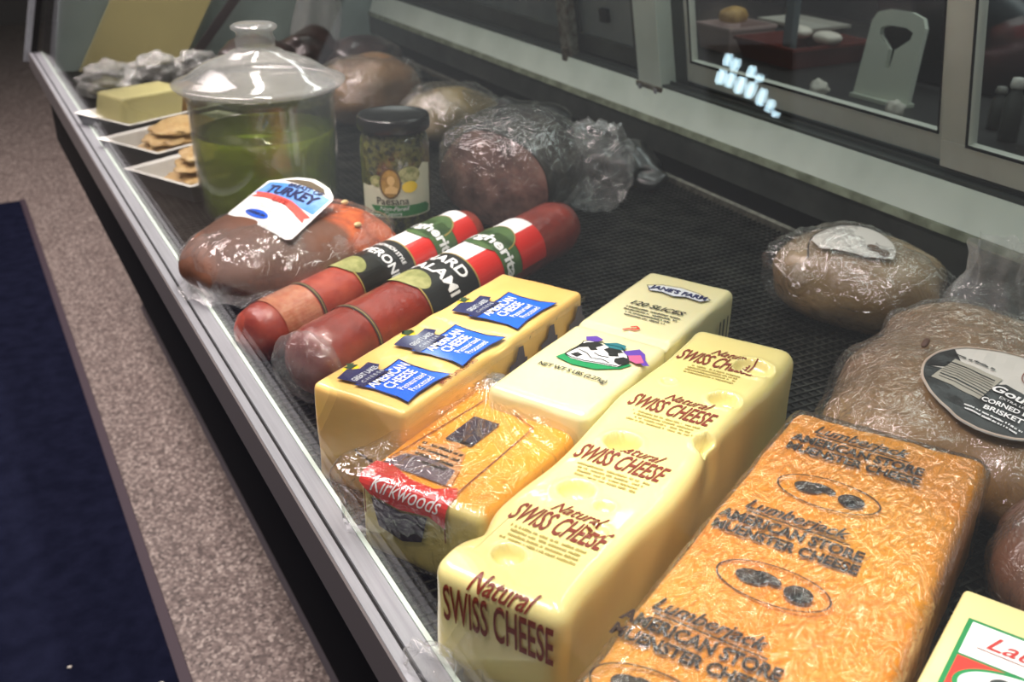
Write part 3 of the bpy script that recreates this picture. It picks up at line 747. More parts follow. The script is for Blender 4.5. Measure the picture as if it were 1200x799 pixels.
decal('red_ribbon', [poly2d([(.04, .52), (.28, .54), (.60, .50), (.95, .34), (.92, .42), (.97, .48), (.62, .62), (.28, .66), (.05, .66), (.10, .58)])], tlab(.0008), mat('ribbon_red', '#e0564c', .4), LB, cell=.05)
decal('blue_oval', [disc2d(.40, .16, .17, .085)], tlab(.0008), M['blue_ink'], LB, cell=.05)
decal('lettering', [xf(text2d('TURKEY', .27, width=.72, align='CENTER', bold=.04), .52, .68), xf(text2d('BREAST OF', .12, width=.48, align='CENTER', bold=.03), .62, .90), xf(text2d('PREMIUM', .08, width=.26, align='CENTER', bold=.03), .40, .13)], tlab(.0012), M['navy_ink'], LB, cell=.05)
decal('lettering', [xf(s_, .48, .42) for s_ in fine_print(4, .42, .05, .034, 21)], tlab(.0010), M['pale_ink'], LB)
decal('ribbon_lettering', [xf(text2d('LITE', .11, width=.22, align='CENTER', bold=.04), .50, .51)], tlab(.0012), mat('ribbon_dark_red', '#a02018', .4), LB)
for i, (x, y) in enumerate(((.074, -.006), (.060, -.060))):
    o = Blob(.006, .003, .003, .003, amp=.0005, freq=100).make('garlic_bit', mat('garlic', '#d8c08a', .4), tk, 3); o.location = (x, y, tb2.top(x, y)); o.rotation_euler = (0, .2, .4)

# ------------------------------------------------------------------ pickle jar
jar = thing('pickle_jar', 'big clear glass jar with knobbed glass lid, green brine inside', 'jar', (.372, 1.452, 0))
JG = film_mat('jar_glass', .03, .03, (6, 6, 6), .05, .001, .02, gain=1.3)
R = .101
lathe('vessel', [(.02, .001), (.080, .001), (.090, .004), (.096, .014), (.099, .05), (R, .10), (R, .172), (.1035, .178), (.1035, .188), (.100, .188), (.0985, .172), (.0985, .10), (.0965, .05), (.093, .016), (.086, .008), (.02, .006)], JG, jar, 64)
lathe('lid', [(.10, .1885), (.113, .189), (.1185, .194), (.1190, .196), (.112, .1975), (.104, .200), (.096, .206), (.078, .218), (.056, .227), (.040, .232), (.036, .236), (.027, .239), (.0265, .246), (.0275, .252), (.0245, .258), (.0250, .262), (.031, .266), (.0315, .269), (.027, .272), (.005, .2725)], film_mat('lid_glass', .08, .10, (25, 25, 25), .25, .002, .13, gain=2.0), jar, 64)
BR = NT('brine')
def brine():
    k = BR; tr = k.n('ShaderNodeBsdfTransparent'); tr.inputs[0].default_value = (.94, 1, .62, 1)
    pb_ = k.n('ShaderNodeBsdfPrincipled'); pb_.inputs['Base Color'].default_value = lin('#d0e24e'); pb_.inputs['Roughness'].default_value = .1
    mx = k.n('ShaderNodeMixShader'); mx.inputs[0].default_value = .42; k.l(tr.outputs[0], mx.inputs[1]); k.l(pb_.outputs[0], mx.inputs[2]); k.l(mx.outputs[0], k.out.inputs[0])
brine()
lathe('brine', [(.001, .0095), (.085, .0095), (.092, .018), (.0958, .05), (.0978, .10), (.0978, .128), (.001, .128)], BR.m, jar, 48)
lathe('upper_tint', [(.0980, .129), (.0980, .170)], film_mat('green_residue', .0, .2, (30, 30, 30), .3, .002, .10, tint=(.86, .92, .66, 1)), jar, 48, cap=False)
PK = mat('pickle_skin', '#d8ee38', .3, 0, '#b4d42c', 14, coat=.5)
def pickle(label, loc, L, r, rz, ry):
    bm = bmesh.new(); bmesh.ops.create_icosphere(bm, subdivisions=4, radius=1)
    for v in bm.verts:
        d = v.co.copy(); t = d.x; w = (1-abs(t)**3.2)**.5 if abs(t) < 1 else 0
        h = math.hypot(d.y, d.z) or 1
        bump_ = 1+.08*nz(d.x*4, d.y*3, d.z*3, 2)
        v.co = (t*L/2, d.y/h*w*r*bump_, d.z/h*w*r*bump_+.012*(1-t*t))
    o = bm_obj('pickle', bm, PK); o.location = loc; o.rotation_euler = (0, ry, rz)
    tag(o, label, 'pickle', 'pickles in the big jar')
pickle('bright green pickle floating lengthwise at the front of the brine', (.352, 1.415, .098), .125, .020, -.45, .06)
pickle('green pickle touching the right wall of the big jar', (.424, 1.438, .095), .085, .018, .9, -.2)
for i, (x, y, z, a) in enumerate(((.37, 1.47, .070, .4), (.34, 1.45, .045, 1.2), (.40, 1.47, .045, -.6), (.37, 1.45, .028, .1))):
    pickle('green pickle sunk in the murky brine of the big jar, '+('topmost of the sunk ones', 'leftmost of the sunk ones', 'rightmost of the sunk ones', 'lowest on the jar floor')[i], (x, y, z), .11, .017, a, 0)

# ------------------------------------------------------------------ olive jar
oj = thing('olive_jar', 'small glass jar with black lid and a white and green label', 'jar', (.508, 1.300, 0))
r = .047
lathe('glass_body', [(.001, .001), (.040, .001), (r-.002, .005), (r, .012), (r, .125), (r-.002, .138), (r-.006, .146), (.001, .146)], mat('olives_behind_glass', '#5f6030', .15, 0, '#24240f', 110, coat=1, crough=.03, ramp=(.4, .6)), oj, 48)
lathe('lid', [(.001, .147), (.046, .147), (.0485, .149), (.0490, .152), (.0490, .163), (.0475, .1665), (.044, .167), (.040, .1655), (.001, .1655)], mat('black_lid', '#1b1918', .22, .3), oj, 48)
TH0 = math.atan2(-1.300, -.508)            # the side of the jar turned to the aisle
def ojm(off): return lambda u, v: ((r+off)*math.cos(TH0+u/r), (r+off)*math.sin(TH0+u/r), v)
lab = decal('label', [poly2d([(-.056, .036), (.056, .036), (.056, .104), (.040, .108), (.020, .088), (.006, .083), (-.028, .083), (-.040, .078), (-.056, .078)])], ojm(.0006), mat('label_cream', '#cfd3b8', .5), oj, cell=.005)
decal('olive_picture', [disc2d(.018, .094, .016, .012), disc2d(-.026, .086, .012, .008)], ojm(.0009), mat('olive_print', '#6c7a34', .5, 0, '#c3c28b', 140), lab, cell=.005)
decal('lemon_picture', [disc2d(.018, .078, .011, .008)], ojm(.0012), M['yellow_ink'], lab, cell=.005)
pt = decal('portrait', [disc2d(-.008, .084, .0125, .019)], ojm(.0013), mat('portrait_gold', '#c8a24a', .4, 0, '#8b6b2a', 60), lab, cell=.005)
decal('portrait_frame', [ring2d(-.008, .084, .0145, .021, .0022)], ojm(.0017), mat('dark_gold', '#5c451a', .4), pt, cell=.005)
decal('portrait_face', [disc2d(-.007, .088, .005, .0065), poly2d([(-.016, .070), (.000, .070), (.002, .077), (-.007, .082), (-.015, .077)])], ojm(.0016), mat('face_tone', '#e2c07c', .5), pt, cell=.005)
decal('lettering', [xf(text2d('Paesana', .0145, width=.044, align='CENTER', bold=.01), -.006, .0545)], ojm(.0010), M['black_ink'], lab, cell=.005)
gb = decal('green_banner', [poly2d([(-.038, .038), (.048, .038), (.052, .046), (.044, .052), (-.010, .0535), (-.038, .052), (-.032, .045)])], ojm(.0010), mat('banner_green', '#2c7a3a', .4), lab, cell=.005)
decal('lettering', [xf(text2d('Non-Pareil', .0085, width=.040, align='CENTER', shear=.3), -.004, .0460), xf(text2d('Capers', .0080, width=.024, align='CENTER', shear=.3), -.006, .0390)], ojm(.0014), M['white_ink'], gb, cell=.005)

# ------------------------------------------------------------------ rare roast in bag
RCUT = mat('rare_beef_cut', '#8c6c60', .45, 0, '#4f3a34', 26, coat=.9, cbump=.9, cscale=(40, 40, 40), bump=.3, bscale=50)
RSKIN = mat('charred_beef_rind', '#1d1a16', .5, 0, '#3a342c', 30, coat=.6, cbump=.5, cscale=(30, 30, 30), bump=.5, bscale=60)
ro = thing('roast_beef', 'dark crusted roast beef in a clear bag, rosy cut face showing', 'meat', (.690, 1.292, 0), 38)
vs, fs = [], []; seg, nl = 64, 26
for j in range(nl+1):
    t = j/nl; x = -.075+.165*t; k = (1-max(0, (t-.55)/.45)**2.4)**.5 if t > .55 else 1-.04*(1-t/.55)**8
    for i in range(seg):
        a = 2*PI*i/seg; rr_ = 1+.07*nz(math.cos(a), math.sin(a), t*2+3, 1.3)
        vs.append((x+.012*math.cos(a)*(1-t), .092*k*rr_*math.cos(a), max(.002, .070+.072*k*rr_*math.sin(a))))
for j in range(nl):
    for i in range(seg): a, b = j*seg+i, j*seg+(i+1) % seg; fs.append((a, a+seg, b+seg, b))
fs.append(tuple(nl*seg+i for i in range(seg)))
mesh_obj('crust', vs, fs, RSKIN, ro)
cv, cf = [], []
for j in range(11):
    k = j/10*.985
    for i in range(seg):
        x, y, z = vs[i]; d = .008*(1-k*k)
        cv.append((-.075+(x+.075)*k-d-.0005+.0015*nz(y*k, z*k, 1, 40), y*k, .070+(z-.070)*k))
for j in range(10):
    for i in range(seg): a, b = j*seg+i, j*seg+(i+1) % seg; cf.append((a, b, b+seg, a+seg))
mesh_obj('cut_face', cv, cf, RCUT, ro)
def bagmesh(name, parent, m, a, b, c, zc, loc, seed, sub=6, amp=.10, freq=3.0, px=2.4):
    bm = bmesh.new(); bmesh.ops.create_icosphere(bm, subdivisions=sub, radius=1)
    for v in bm.verts:
        d = v.co.copy(); w = 1+amp*nz(d.x+seed, d.y, d.z, freq)+amp*.6*abs(nz(d.x, d.y+seed, d.z, freq*3))+amp*.25*abs(nz(d.x, d.y, d.z+seed, freq*8))
        k = (abs(d.x)**px+abs(d.y)**px+abs(d.z)**px)**(-1/px)
        v.co = (loc[0]+d.x*k*a*w, loc[1]+d.y*k*b*w, max(.001, zc+d.z*k*c*w))
    return bm_obj(name, bm, m, parent)
BG = film_mat('bag_film', .015, .05, (60, 60, 60), 1.0, .007, .015, gain=1.8)
bagmesh('bag', ro, BG, .106, .100, .080, .074, (-.006, 0, 0), 5, amp=.06)
bagmesh('bag_tail', ro, film_mat('bag_tail_film', .03, .1, (38, 38, 38), 1.0, .006, .07, gain=1.3), .045, .050, .062, .060, (.075, -.095, 0), 8, 5, amp=.25)

# ------------------------------------------------------------------ wrapped meats behind the jars
WM = crinkled('tan_roast_in_film', '#8b6a42', '#6f4d2f', .6, (30, 30, 30))
WM2 = crinkled('olive_tan_roast_in_film', '#83754f', '#6a5c3c', .7, (34, 34, 34))
t = thing('wrapped_roast', 'tan roast in film lying behind the black lidded jar, farther one', 'meat', (.705, 1.935, 0), 20)
Blob(.110, .085, .062, .055, 2.5, 2.3, .012, 12, 9).make('meat', WM, t, 5)
Blob(.114, .089, .066, .055, 2.5, 2.3, .014, 14, 9.2, fine=.004).make('film', BG, t, 5)
t = thing('wrapped_roast', 'olive tan bagged roast just left of the dark roast beef', 'meat', (.775, 1.700, 0), 20)
Blob(.090, .075, .052, .048, 2.2, 2.0, .012, 14, 19).make('meat', WM2, t, 5)
Blob(.098, .082, .058, .048, 2.2, 2.0, .016, 16, 19.2, fine=.005).make('film', BG, t, 5)
DM = mat('dark_red_meat', '#36201d', .45, 0, '#1f1715', 22, coat=.5, cbump=.4, cscale=(40, 40, 40))
for i, (x, y, a, b, c, lab_) in enumerate(((.600, 2.330, .085, .070, .060, 'dark red meat chunk behind the jar lid, leftmost of three'), (.740, 2.420, .080, .070, .055, 'dark red meat chunk behind the jar lid, middle of three'), (.860, 2.350, .090, .080, .048, 'dark meat chunk in the far corner below the sill'))):
    t = thing('meat_chunk', lab_, 'meat', (x, y, 0), 15*i)
    Blob(a, b, c, c*.8, 2.2, 2.0, .016, 16, i*5+1).make('meat', DM, t, 5)
t = thing('plastic_bag', 'clear plastic bag bunched upright against the far end wall', 'bag', (.81, 2.58, 0), 0)
vs, fs = [], []
for j in range(16):
    tt = j/15
    for i in range(36):
        a = 2*PI*i/36; r_ = (.045+.012*math.sin(3*tt)+.010*math.sin(a*5)+.006*nz(i*.4, tt*6, 2))*(1-.45*tt)
        vs.append((r_*math.cos(a)*1.2+.04*tt, r_*math.sin(a)*.6, .002+.26*tt))
for j in range(15):
    for i in range(36): a, b = j*36+i, j*36+(i+1) % 36; fs.append((a, b, b+36, a+36))
mesh_obj('film', vs, fs, film_mat('hanging_bag_film', .06, .1, (30, 30, 30), 1, .008, .18, gain=1.5), t)

# dark folded liners along the back
FB = mat('black_bag_plastic', '#191a18', .35, coat=.3)
for i, (x, y, a, b, c, lab_) in enumerate(((.905, 1.640, .070, .130, .040, 'black plastic bundle along the rear, left one'), (.930, 1.380, .050, .100, .032, 'black plastic bundle along the rear behind the roast beef'))):
    o = Blob(a, b, c, c*.7, 2.2, 2.0, .02, 18, 30+i).make('plastic_bundle', FB, None, 5); o.location = (x, y, 0); tag(o, lab_, 'bag')

# ------------------------------------------------------------------ end wall items
yb = prism('yellow_board', [(.262, .002), (.500, .002), (.880, .62), (.640, .62)], 2.668, 2.676, mat('yellow_plastic_board', '#ddcf8c', .45, 0, '#cfc283', 3))
tag(yb, 'yellow plastic board leaning slanted against the far end wall', 'board')
gb_ = boxes('steel_strip', [(0, .022, -.003, .003, 0, .55)], M['alu_side'], None, .001)
gb_.location = (.512, 2.660, .014); gb_.rotation_euler = (0, math.radians(42), 0)
tag(gb_, 'thin grey metal strip leaning right of the yellow board', 'strip')

# ------------------------------------------------------------------ trays with cutlets
TR = mat('white_foam_tray', '#d8d6d0', .5)
TRS = mat('grey_tray_side', '#77787a', .4, .2)
CUT = mat('breaded_cutlet', '#cdb07a', .6, 0, '#b08a50', 70, bump=.9, bscale=110, bdist=.004, coat=.4, cbump=.4, cscale=(60, 60, 60))
def tray(label, loc, L=.26, Wd=.165, h=.030, deg=25.9):
    t = thing('food_tray', label, 'tray', loc, deg)
    # open dish: outer wall, flat rim, inner wall
    def ringp(i0, z): return [(i0, -Wd+i0), (L-i0, -Wd+i0), (L-i0, -i0), (i0, -i0)]
    lv = [(.014, 0), (.003, h-.002), (.0, h), (.006, h+.0006), (.011, h-.002), (.020, .004)]
    vs = []
    for ins, z in lv: vs += [(x, y, z) for x, y in ringp(ins, z)]
    fs = []
    for k in range(len(lv)-1):
        for i in range(4): a, b = k*4+i, k*4+(i+1) % 4; fs.append((a, b, b+4, a+4))
    fs.append((3, 2, 1, 0)); k = (len(lv)-1)*4; fs.append((k, k+1, k+2, k+3))
    o = mesh_obj('dish', vs, fs, TR, t, smooth=False)
    o.data.materials.append(TRS)
    for p in list(o.data.polygons)[:4]: p.material_index = 1
    return t
def cutlet(x, y, z, a, b, deg, seed, label, group, h=.010):
    bl = Blob(a, b, h, h*.9, 2.3, 2.0, .004, 30, seed, fine=.0015)
    o = bl.make('chicken_cutlet', CUT, None, 5); o.location = (x, y, z); o.rotation_euler = (0, 0, math.radians(deg)); tag(o, label, 'cutlet', group)
du, dv = Vector((.437, -.9, 0)), Vector((.9, .437, 0))
tips = [(.204, 1.692), (.192, 1.878), (.180, 2.064)]
names = ['front', 'middle', 'rear']
for i, tp in enumerate(tips):
    tray('shallow white tray beside the jar, %s of the three in a row' % ('nearest', 'middle', 'farthest')[i], (tp[0], tp[1], 0.0005), h=.030 + .006*i)
    if i < 2:
        c = Vector((*tp, 0))+du*.082+dv*.105
        for k in range(3):
            cutlet(c.x+.01*k*dv.x-.004*k, c.y+.01*k*dv.y, .009+.015*k+.006*i*(k > 0)*0, .076-.006*k, .050-.001*k, 26+9*k, i*7+k,
                   'golden cutlet on the %s tray, %s in its pile' % (('nearest', 'middle')[i], ('lowest', 'second', 'topmost')[k]), 'cutlets on the trays', .009)
# wrapped pale cheese on the rear tray
c = Vector((*tips[2], 0))+du*.085+dv*.12
wb = thing('cheese_block', 'pale cheese block cut in two on the farthest tray', 'cheese', (c.x-.085, c.y-.060, .006), 20)
PC = mat('pale_cheese', '#c9c184', .5, coat=.5, cbump=.3, cscale=(50, 50, 50))
rbox('block', .130, .090, .070, .006, PC, wb, (8, 8, 6), lambda c, d: Vector((c.x+.25*c.z, c.y, c.z)))
o = rbox('end_piece', .045, .088, .062, .006, mat('tan_cheese_rind', '#8f6a3c', .5), wb, (6, 8, 6), lambda c, d: Vector((c.x+.138+.35*c.z, c.y, c.z)))
for i, (x, y, z, a, lab_) in enumerate(((.285, 2.360, .035, .042, 'crumpled clear wrap left behind the pale cheese block'), (.385, 2.400, .045, .036, 'crumpled clear wrap behind the pale cheese block, middle heap'), (.475, 2.385, .045, .036, 'crumpled clear wrap beside the jar lid, rightmost heap'))):
    t = thing('plastic_wrap', lab_, 'wrap', (x, y, 0)); 
    crumple('film', a*1.3, a, a*.85, film_mat('wrap_film_%d' % i, .12, .12, (60, 60, 60), 1, .008, .24, gain=1.5), t, i*3+2, (0, 0, z), 5, .45)
    crumple('food', a*.9, a*.7, a*.5, mat('dark_food_%d' % i, ['#6a6535', '#3a3530', '#4a4338'][i], .6), t, i*3+4, (0, 0, z*.6), 4, .3)

# ------------------------------------------------------------------ corned beef bags on the right
CB = crinkled('brown_corned_beef_in_film', '#93703c', '#7c5a36', 1.0, (60, 60, 60))
cb = thing('corned_beef', 'big bagged corned beef slab with a round black and white label', 'meat', (.757, .505, 0), 29)
cbb = Blob(.150, .132, .048, .044, 4.2, 3.0, .010, 9, 41, fine=.0015)
cbb.make('meat', CB, cb, 6)
cbf = Blob(.155, .138, .052, .044, 4.2, 3.0, .011, 9, 41.0, fine=.004); cbf.make('bag', BG, cb, 6)
def cbm(off): return lambda u, v: (lambda x, y: (x, y, cbb.top(x, y)+off))(-.066+v, -.004-u)
WHITE = mat('label_white', '#c9c6bd', .45); LBK = mat('label_black', '#1c1a18', .4)
rl = .065
def half(r, a0, a1, n=30): return [(r*math.cos(a0+(a1-a0)*i/n), r*math.sin(a0+(a1-a0)*i/n)) for i in range(n+1)]
lb = decal('round_label', [disc2d(0, 0, rl, rl, 48)], cbm(.0068), WHITE, cb, cell=.008)
decal('label_ring', [ring2d(0, 0, rl, rl, .0016, 60)], cbm(.0080), mat('pale_rim', '#b8a595', .4), lb, cell=.008)
decal('label_black', [poly2d(half(rl-.002, PI*1.02, PI*1.90)+[(.020, -.010), (.0, .004), (-.010, -.002), (-.040, .002)])], cbm(.0074), LBK, lb, cell=.006)
decal('label_black', [poly2d(half(rl-.002, PI*.78, PI*1.02)+[(-.036, .012)])], cbm(.0074), LBK, lb, cell=.006)
decal('facts_box', [poly2d([(-.054, -.020), (-.014, -.030), (-.004, .010), (-.044, .020)])], cbm(.0078), mat('facts_paper', '#a39f90', .5), lb, cell=.006)
decal('facts_print', [line2d([(-.049+k*.00, .014-k*.0042-.0), (-.009, .004-k*.0042)], .0007 if k not in (0, 6) else .0016) for k in range(8)] + [xf(s, -.030, .024, rot=-.25) for s in fine_print(1, .034, .004, .0034, 31)], cbm(.0082), M['black_ink'], lb, cell=.006)
lo = decal('logo_ring', [ring2d(.026, .026, .018, .018, .0008, 36)], cbm(.0078), M['brown_ink'], lb, cell=.006)
decal('logo_blocks', [rect(.014, .021, .028, .038), rect(.023, .030, .030, .040), rect(.032, .038, .028, .036), rect(.016, .022, .012, .019), rect(.026, .036, .011, .019)], cbm(.0079), mat('maroon_print', '#6a3430', .5), lo, cell=.006)
decal('logo_lettering', [xf(text2d('World', .013, width=.032, align='CENTER', bold=.04), .026, .0215, rot=-.15)], cbm(.0083), M['black_ink'], lo, cell=.006)
decal('lettering', [xf(text2d('Gourmet', .0150, width=.056, align='CENTER', bold=.03, shear=.2), .019, -.016, rot=-.12), xf(text2d('EXTRA LEAN', .0055, width=.026, align='CENTER'), .012, -.023, rot=-.12), xf(text2d('CORNED BEEF', .0088, width=.046, align='CENTER', bold=.03), .010, -.033, rot=-.12), xf(text2d('BRISKET', .0088, width=.030, align='CENTER', bold=.03), .006, -.043, rot=-.12)] + [xf(s, .0, -.049, rot=-.2) for s in fine_print(2, .046, .004, .0022, 33)], cbm(.0083), M['white_ink'], lb, cell=.006)
o = Blob(.010, .003, .002, .002, amp=.0005, freq=90).make('peppercorn_fleck', mat('fleck', '#4e2f1e', .5), cb, 3); o.location = (-.02, .07, cbf.top(-.02, .07)-.001)

CB2 = crinkled('tan_brisket_in_film', '#8a7044', '#6e5534', .8, (30, 30, 30))
c2 = thing('corned_beef', 'smaller bagged brisket behind the big one, half a round label showing', 'meat', (.865, .790, 0), 25)
c2b = Blob(.070, .092, .050, .046, 2.8, 2.6, .010, 11, 51); c2b.make('meat', CB2, c2, 5)
Blob(.080, .112, .054, .046, 2.3, 2.0, .014, 15, 52, fine=.004).make('bag', BG, c2, 6)
def c2m(off): return lambda u, v: (lambda x, y: (x, y, c2b.top(x, y)+off))(-.034+v, .000-u)
l2 = decal('round_label', [poly2d(half(.046, 0, PI, 30)+[(-.046, -.004), (-.030, -.016), (.02, -.010)])], c2m(.006), WHITE, c2, cell=.008)
decal('label_ring', [ring2d(0, 0, .047, .047, .0016, 40, PI*.5, PI*1.2)], c2m(.0068), LBK, l2, cell=.008)
decal('logo_blocks', [disc2d(.022, .006, .008, .006), disc2d(.034, .004, .006, .006)], c2m(.0068), mat('brown_print', '#5b4632', .5), l2)

t = thing('plastic_bag', 'twisted clear bag end rising behind the corned beef at right edge', 'bag', (.925, .668, 0), 0)
vs, fs = [], []
for j in range(20):
    tt = j/19
    for i in range(40):
        a = 2*PI*i/40; env = .055*(1-tt)**1.3+.014+.020*max(0, (tt-.72))*3
        r_ = env*(1+.16*math.sin(a*7+tt*5)+.12*nz(i*.5, tt*5, 4))
        vs.append((r_*math.cos(a)+.0*tt, r_*math.sin(a)-.010*tt, .001+.118*tt+.006*nz(i*.6, tt*3, 8)*tt))
for j in range(19):
    for i in range(40): a, b = j*40+i, j*40+(i+1) % 40; fs.append((a, b, b+40, a+40))
mesh_obj('film', vs, fs, film_mat('twist_film', .07, .1, (50, 50, 50), 1, .008, .18, gain=1.5), t)
t = thing('corned_beef', 'bagged meat at the right edge behind the twisted bag end', 'meat', (.965, .535, 0), 10)
Blob(.040, .060, .045, .040, 2.3, 2.0, .008, 14, 61).make('meat', CB2, t, 5)
Blob(.043, .064, .049, .040, 2.3, 2.0, .012, 16, 62, fine=.003).make('bag', BG, t, 5)

BB = crinkled('purple_brown_meat_in_film', '#6b4a3a', '#543a30', .9, (40, 40, 40))
t = thing('wrapped_meat', 'purplish brown bagged meat at the right edge between slab and corned beef', 'meat', (.625, .325, 0), 29)
Blob(.072, .060, .046, .040, 2.6, 2.2, .010, 12, 71).make('meat', BB, t, 5)
Blob(.076, .063, .050, .040, 2.6, 2.2, .014, 14, 72, fine=.004).make('bag', BG, t, 6)

# ------------------------------------------------------------------ red, white and green labelled cheese
lc = thing('cheese_block', 'pale yellow cheese block with green bordered red and white label, bottom right', 'cheese', (.400, .270, 0), 26)
LCZ = .085
rbox('block', .098, .150, LCZ, .0035, mat('pale_yellow_cheese_wrap', '#dccf92', .5, coat=.3), lc, (8, 10, 6), lambda c, d: c+Vector((0, -.142, 0)))
def lcm(off): return lambda u, v: (v, -u, LCZ+off)   # u to the right, v away
GR = mat('label_green', '#128043', .45)
g0 = decal('label', [rect(.0015, .13, -.03+.032, .070)], lcm(.0006), GR, lc)
decal('label_field', [rect(.0045, .13, .036, .067)], lcm(.0010), M['white_ink'], g0)
decal('label_field', [rect(.0045, .13, .004, .034)], lcm(.0010), mat('label_red', '#d23427', .45), g0)
decal('label_oval', [disc2d(.050, .014, .043, .022, 48)], lcm(.0014), GR, g0)
decal('label_oval_field', [disc2d(.050, .014, .040, .019, 48)], lcm(.0018), M['white_ink'], g0)
decal('lettering', [xf(text2d('Laubscher', .0180, width=.076, shear=.4, bold=.01), .016, .048)], lcm(.0014), mat('label_script_red', '#b5302c', .4), g0)
decal('underline', [line2d([(.012, .0455), (.090, .0440)], .0008)], lcm(.0014), M['brown_ink'], g0)
decal('crest', [disc2d(.030, .022, .006, .004, rot=.6), disc2d(.040, .020, .009, .004, rot=-.6), disc2d(.036, .014, .007, .004), disc2d(.046, .012, .008, .004, rot=.5), disc2d(.030, .010, .005, .004)], lcm(.0022), M['track'], g0)

# ------------------------------------------------------------------ kitchen behind the sliding doors
kt = boxes('worktop', [(1.10, 1.95, -.3, 3.4, .07, .10)], mat('dark_worktop', '#232221', .5), None, .003)
tag(kt, 'dark worktop running behind the sliding rear doors', 'worktop')
for X_ in (1.12, 1.88):
    for i in range(4): boxes('leg', [(X_, X_+.04, -.28+1.2*i, -.24+1.2*i, -.70, .07)], M['track'], kt)
# cutting board with a hand hole, standing on edge
bd_ = thing('cutting_board', 'white cutting board with a dark hand hole standing upright behind the glass', 'board', (1.36, 1.255, .10))
bm = bmesh.new()
out = [(-.055, 0), (.055, 0), (.052, .125), (.044, .140), (.020, .147), (-.020, .147), (-.044, .140), (-.052, .125)]
hole = [(-.004, .055), (.004, .055), (.006, .085), (.030, .105), (.032, .116), (.018, .122), (-.018, .122), (-.032, .116), (-.030, .105), (-.006, .085)]
for th in (0, .010):
    e = []
    for loop in (out, hole):
        vv = [bm.verts.new((th, -a, b)) for a, b in loop]
        e += [bm.edges.new((vv[i], vv[(i+1) % len(vv)])) for i in range(len(vv))]
    bmesh.ops.triangle_fill(bm, edges=e, use_beauty=True)
bm.verts.ensure_lookup_table(); n1 = len(out)+len(hole)
for st, ln in ((0, len(out)), (len(out), len(hole))):
    for i in range(ln):
        a, b = st+i, st+(i+1) % ln; bm.faces.new([bm.verts[k] for k in (a, b, b+n1, a+n1)])
bmesh.ops.recalc_face_normals(bm, faces=bm.faces)
o = bm_obj('panel', bm, mat('white_poly', '#c9cfc0', .5), bd_, smooth=False); o.rotation_euler = (0, math.radians(9), math.radians(6))
boxes('foot_bar', [(-.012, .022, -.056, .056, .0, .006)], mat('white_poly_foot', '#b9c0b0', .5), bd_)
# tubs and pans
def tub(name, label, cat, loc, a, b, h, m, rimm=None, deg=0):
    t = thing(name, label, cat, loc, deg)
    lv = [(.86, 0), (1, h), (1.04, h), (1.04, h+.006), (.97, h+.006), (.84, .006)]
    vs = [];fs = []
    for k, z in lv: vs += [(-a*k, -b*k, z), (a*k, -b*k, z), (a*k, b*k, z), (-a*k, b*k, z)]
    for k in range(len(lv)-1):
        for i in range(4): p, q = k*4+i, k*4+(i+1) % 4; fs.append((p, q, q+4, p+4))
    fs += [(3, 2, 1, 0), tuple(range(len(vs)-4, len(vs)))]
    mesh_obj('tub', vs, fs, m, t, smooth=False); return t
tub('food_tub', 'pinkish white tub behind the glass left of the red brown pan', 'tub', (1.46, 1.760, .10), .06, .055, .045, mat('pinkish_plastic', '#b49c98', .5))
bf = Blob(.030, .026, .020, .012, amp=.004, freq=40, seed=4); o = bf.make('bread_roll', mat('golden_crust', '#b8924e', .6, 0, '#8a6428', 40), None, 4); o.location = (1.46, 1.770, .152); tag(o, 'golden roll lying on top of the pinkish white tub', 'bread')
tub('roasting_pan', 'red brown rectangular pan right of the pinkish tub behind the glass', 'pan', (1.50, 1.600, .10), .10, .085, .035, mat('red_brown_enamel', '#6a2c25', .4))
tub('foam_tray', 'pale tray resting on the back of the red brown pan', 'tray', (1.58, 1.690, .142), .05, .08, .008, mat('pale_foam', '#a9a49a', .6))
for i, (x, y, z) in enumerate(((1.50, 1.615, .1415), (1.50, 1.535, .1415))):
    o = Blob(.022, .030, .012, .010, amp=.001, freq=30, seed=i+7).make('white_roll', mat('cream_food_%d' % i, '#d8cfc2', .6), None, 4); o.location = (x, y, z+.0); tag(o, ('wide', 'narrow')[i]+' white roll lying on the red brown pan, '+('left', 'right')[i]+' of the steel post', 'food')
# meat slicer: dark rounded body with steel plate
sl_ = thing('meat_slicer', 'dark rounded meat slicer looming behind the white cutting board', 'slicer', (1.62, 1.30, .10))
bl = Blob(.08, .19, .16, .02, 2.4, 2.0, .004, 6, 3); bl.make('housing', mat('dark_blue_grey_metal', '#20262a', .4, .4), sl_, 5)
bld = lathe('blade', [(.001, 0), (.11, 0), (.113, .003), (.001, .005)], mat('blade_steel', '#3c4346', .3, .8), sl_)
bld.rotation_euler = (0, -PI/2, 0); bld.location = (-.095, .03, .15)
pz = boxes('steel_post', [(-.008, .008, -.012, .012, 0, .60)], mat('post_steel', '#6f787c', .45, .3), None, .002); pz.location = (1.44, 1.572, .10); tag(pz, 'grey steel post standing on the worktop behind the glass', 'post')
for i, (x, y) in enumerate(((1.30, 1.335), (1.30, 1.255-.09))):
    o = crumple('paper_wad', .016, .014, .014, mat('paper_%d' % i, '#b5b1a6', .8), None, 40+i, (0, 0, .012), 3, .4); o.location = (x, y, .1005)
    tag(o, ['small crumpled white paper left of the cutting board foot', 'small crumpled white paper right of the cutting board foot'][i], 'paper')
